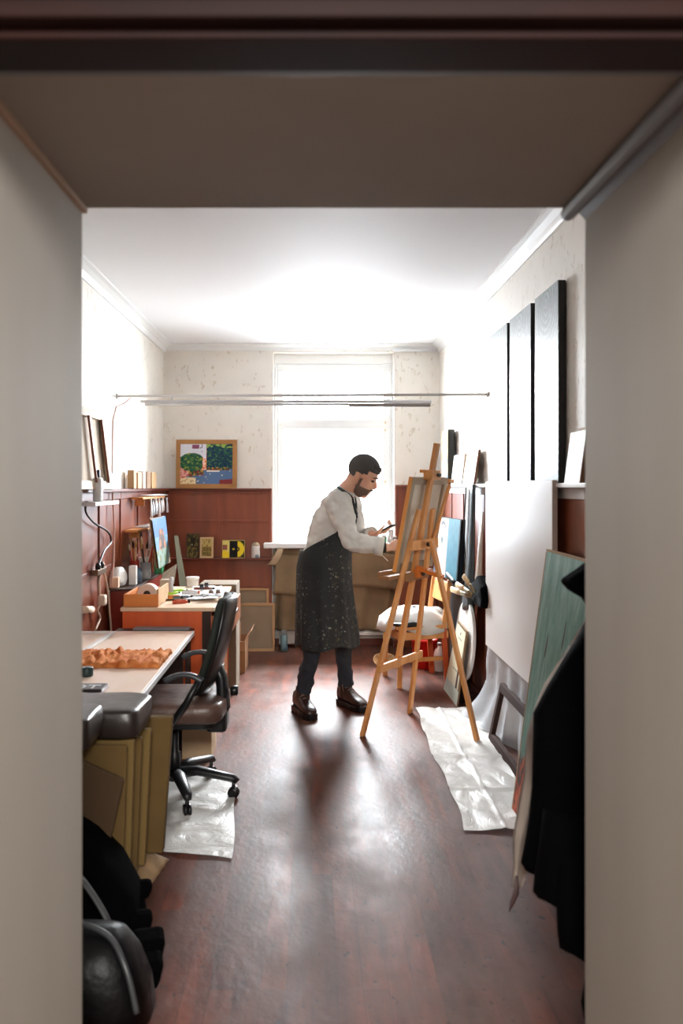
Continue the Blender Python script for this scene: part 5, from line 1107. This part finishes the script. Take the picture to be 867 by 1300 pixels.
# collar and cuffs
b = MB(); b.rings([ringz(NECK+V((0,0,-.02)), hf, hr, .072, .074, 28), ringz(NECK+V((.008,0,.02)), hf, hr, .068, .068, 28), ringz(NECK+V((.016,0,.045)), hf, hr, .064, .062, 28)], cap=False)
b.build('collar', mat('collar_cloth', (206, 208, 206), .8), shirt, smooth=True, solid=.006)
b = MB(); c = ER.lerp(WR, .82); dv = (WR-ER).normalized(); b.tube([c-dv*.035, c+dv*.012], [.055, .056], 20, cap=False); b.build('cuff', SHIRT, shirt, smooth=True, solid=.006)
b = MB(); b.grid(lambda u, v: c+dv*(-.005+.045*v*math.sin(PI*u)+.0)+V((.0, -.03+.05*u, -.045-.035*math.sin(PI*u)*v)), 8, 6); b.build('cuff_flap', SHIRT, shirt, smooth=True, solid=.004)
c2 = EL.lerp(WL, .92); dv2 = (WL-EL).normalized(); b = MB(); b.tube([c2-dv2*.03, c2+dv2*.01], [.047, .047], 20, cap=False); b.build('cuff', SHIRT, shirt, smooth=True, solid=.006)
b = MB(); b.lathe(WR+V((-.022, 0, 0)), [(.031, -.012), (.034, -.01), (.034, .01), (.031, .012)], 18, (1, 0, 0)); b.build('wristwatch', BLACKP, pr, smooth=True)
# trousers
tr_ = MB()
for h_, k_, a_ in ((HR_, KR, AR), (HL_, KL, AL)):
    a2 = a_+V((0, 0, .03))
    pts = [h_, h_.lerp(k_, .5), k_, k_.lerp(a2, .35), k_.lerp(a2, .6), k_.lerp(a2, .78), k_.lerp(a2, .9), a2]
    tr_.tube(pts, [.098, .084, .066, .062, .056, .060, .055, .058], 18)
tr_.tube([(.09, 5.6, .86), (.085, 5.6, .98)], [.13, .12], 20)
tro = tr_.build('trousers', TROU, pr, smooth=True, remesh=.008, sm=2)
dm = tro.modifiers.new('d', 'DISPLACE'); dm.texture = tex; dm.strength = .026; dm.mid_level = .7; dm.texture_coords = 'LOCAL'
# apron: wrap around sheet with splatter
def apron_mat():
    m, N, L, b = node_mat('apron_cloth')
    v = mapped(N, L, (1, 1, 1))
    def spots(sc, lo, hi, seed, stretch=(1,1,1)):
        n = N.new('ShaderNodeTexNoise'); n.inputs['Scale'].default_value = sc; n.inputs['Detail'].default_value = 3; n.inputs['Roughness'].default_value = .65
        L.new(mapped(N, L, stretch, loc=(seed, seed, seed)), n.inputs['Vector']); return ramp(N, L, n.outputs['Fac'], [(lo, (0,0,0)), (hi, (1,1,1))])
    big = N.new('ShaderNodeTexNoise'); big.inputs['Scale'].default_value = 5; L.new(mapped(N, L, (1,1,1), loc=(3,1,2)), big.inputs['Vector']); region = ramp(N, L, big.outputs['Fac'], [(.40, (0,0,0)), (.54, (1,1,1))])
    base = ramp(N, L, big.outputs['Fac'], [(.3, rgb(24, 28, 31)), (.7, rgb(36, 42, 45))])
    def gated(a): 
        mu = N.new('ShaderNodeMath'); mu.operation = 'MULTIPLY'; L.new(a, mu.inputs[0]); L.new(region, mu.inputs[1]); return mu.outputs[0]
    c = mixc(N, L, gated(spots(34, .61, .68, 1)), base, rgb(96, 82, 50))
    c = mixc(N, L, gated(spots(50, .62, .67, 7)), c, rgb(150, 152, 140))
    c = mixc(N, L, spots(26, .72, .75, 4, (1.4,1.4,.8)), c, rgb(176, 140, 70))
    c = mixc(N, L, spots(60, .73, .76, 9), c, rgb(176, 176, 168))
    L.new(c, b.inputs['Base Color']); b.inputs['Roughness'].default_value = .75
    bp = N.new('ShaderNodeBump'); bp.inputs['Strength'].default_value = .3; bp.inputs['Distance'].default_value = .01; L.new(big.outputs['Fac'], bp.inputs['Height']); L.new(bp.outputs[0], b.inputs['Normal'])
    return m
prof = [(1.32, .150, 5.555, .142, .19), (1.24, .138, 5.565, .146, .192), (1.17, .118, 5.575, .149, .195), (1.10, .10, 5.59, .152, .20), (1.03, .087, 5.60, .166, .215), (.95, .08, 5.61, .174, .22), (.85, .08, 5.62, .176, .22), (.65, .090, 5.63, .188, .24), (.5, .10, 5.63, .198, .25), (.40, .10, 5.63, .201, .255)]
def pz(z):
    for i in range(len(prof)-1):
        if prof[i][0] >= z >= prof[i+1][0]:
            t = (prof[i][0]-z)/(prof[i][0]-prof[i+1][0]); return [prof[i][k]+(prof[i+1][k]-prof[i][k])*t for k in range(5)]
    return list(prof[0] if z > prof[0][0] else prof[-1])
def apr(u, v):
    a_ = (2*u-1)*math.radians(168); aa = abs(math.degrees(a_))
    top = 1.30 if aa < 30 else (1.30-(aa-30)*(.12/30) if aa < 60 else (1.18-(aa-60)*(.12/75) if aa < 135 else 1.06))
    bot = .42+.03*math.cos(a_+.9)+.01*math.sin(a_*5)+(.03 if a_ < -2.2 else 0)
    z = top+(bot-top)*v; q = pz(z); k = v**1.5
    fold = 1+.035*k*math.sin(a_*9+1)+.02*k*math.sin(a_*17)
    return V((q[1], q[2], z))+f*(q[3]*math.cos(a_)*fold)+rt*(-q[4]*math.sin(a_)*fold)
b = MB(); b.grid(apr, 110, 60); ap = b.build('apron', apron_mat(), pr, smooth=True, solid=.005)
MB().tube(smooth_pts([V((.285, 5.60, 1.27)), V((.28, 5.60, 1.38)), NECK+V((.02, .08, .02)), NECK+V((-.045, .03, .035)), NECK+V((-.04, -.06, .03)), NECK+V((.03, -.088, -.02)), V((.262, 5.45, 1.36)), V((.285, 5.50, 1.27))]), .008, 8, sq=((0,0,1), 1.0)).build('neck_strap', mat('strap_black', (40, 46, 50), .7), ap, smooth=True)
MB().tube([(-.07, 5.56, .98), (-.085, 5.55, .93), (-.075, 5.55, .86)], [.018, .016, .01], 8, sq=((1,0,0), .5)).build('apron_tie', BLACK, ap, smooth=True)
# boots
def boot(heel, toe, ank, lab):
    heel, toe = V(heel), V(toe); d = (toe-heel).normalized(); n = V((d.y, -d.x, 0)); L_ = (toe-heel).length
    def sec(s, hw, z0, z1): # section across at distance s
        c = heel+d*s; r = []
        for k in range(20):
            t = 2*PI*k/20; x = math.copysign(abs(math.cos(t))**.7, math.cos(t))*hw; zz = (z0+z1)/2+(z1-z0)/2*math.copysign(abs(math.sin(t))**.8, math.sin(t)); r.append(c+n*x+V((0,0,zz)))
        return r
    m = MB(); m.rings([sec(s*L_, w_, .03, h) for s, w_, h in ((.0, .018, .09), (.03, .030, .13), (.12, .036, .145), (.28, .039, .145), (.40, .041, .13), (.55, .045, .105), (.72, .048, .085), (.87, .044, .072), (.96, .033, .06), (1.0, .015, .045))])
    c = V((ank[0], ank[1], 0)); m.tube([c+V((0,0,.06)), c+V((0,0,.12)), c+V((0,0,.175))], [.045, .044, .050], 18)
    o = m.build('boot', BOOT, pr, smooth=True, remesh=.006, sm=2)
    s_ = MB(); pts = []
    for s, w_ in ((-.02, .012), (.0, .03), (.08, .042), (.3, .042), (.45, .043), (.7, .055), (.86, .052), (.97, .036), (1.03, .012)): pts.append((s, w_))
    ring = [heel+d*(s*L_)+n*w_ for s, w_ in pts]+[heel+d*(s*L_)-n*w_ for s, w_ in pts[::-1]]
    s_.prism([p+V((0,0,.001)) for p in ring], (0, 0, .04)); s_.build('sole', BLACKP, o, bevel=.005)
    l_ = MB()
    for i in range(5):
        s = .30+.075*i; h = .148-.013*i*1.1; c_ = heel+d*(s*L_); l_.tube([c_+n*.028+V((0,0,h-.006)), c_+V((0,0,h+.006)), c_-n*.028+V((0,0,h-.006))], .0035, 6)
    l_.tube([heel+d*(.30*L_)+V((0,0,.155)), heel+d*(.36*L_)+n*.05+V((0,0,.15)), heel+d*(.38*L_)+n*.045+V((0,0,.11))], .0035, 6); l_.build('laces', mat('lace', (120, 100, 90), .6), o, smooth=True)
boot((-.105, 5.70, 0), (.005, 5.42, 0), (AR.x, AR.y), 'r')
boot((.185, 5.86, 0), (.345, 5.62, 0), (AL.x, AL.y), 'l')
# phone in the left hand, brush in the right
pc = sum(tipsL, V((0,0,0)))/4
ph0, ph1 = V((.385+.055, 5.48, 1.185)), V(((501-CX)*5.44/F, 5.44, CZ-(666-CY)*5.44/F))
b = MB(); b.bar(ph0, ph1, .009, .07, (0,0,1)); b.build('smartphone', BLACKP, None, 'black smartphone held in the painter\'s far hand', 'phone', bevel=.003, org=ph0)
t1 = (tipsR[0]+thR)/2; t2 = E(-.10, 1.10, -.052)
hb = thing('held_brush', 'thin paintbrush in the painter\'s near hand touching the canvas', 'paintbrush', t1)
MB().tube([t1-(t2-t1).normalized()*.12, t1, t1.lerp(t2, .75)], [.003, .0045, .004], 8).build('handle', PINE, hb, smooth=True)
MB().tube([t1.lerp(t2, .75), t1.lerp(t2, .9), t2], [.005, .006, .002], 8).build('bristles', HAIR, hb, smooth=True)
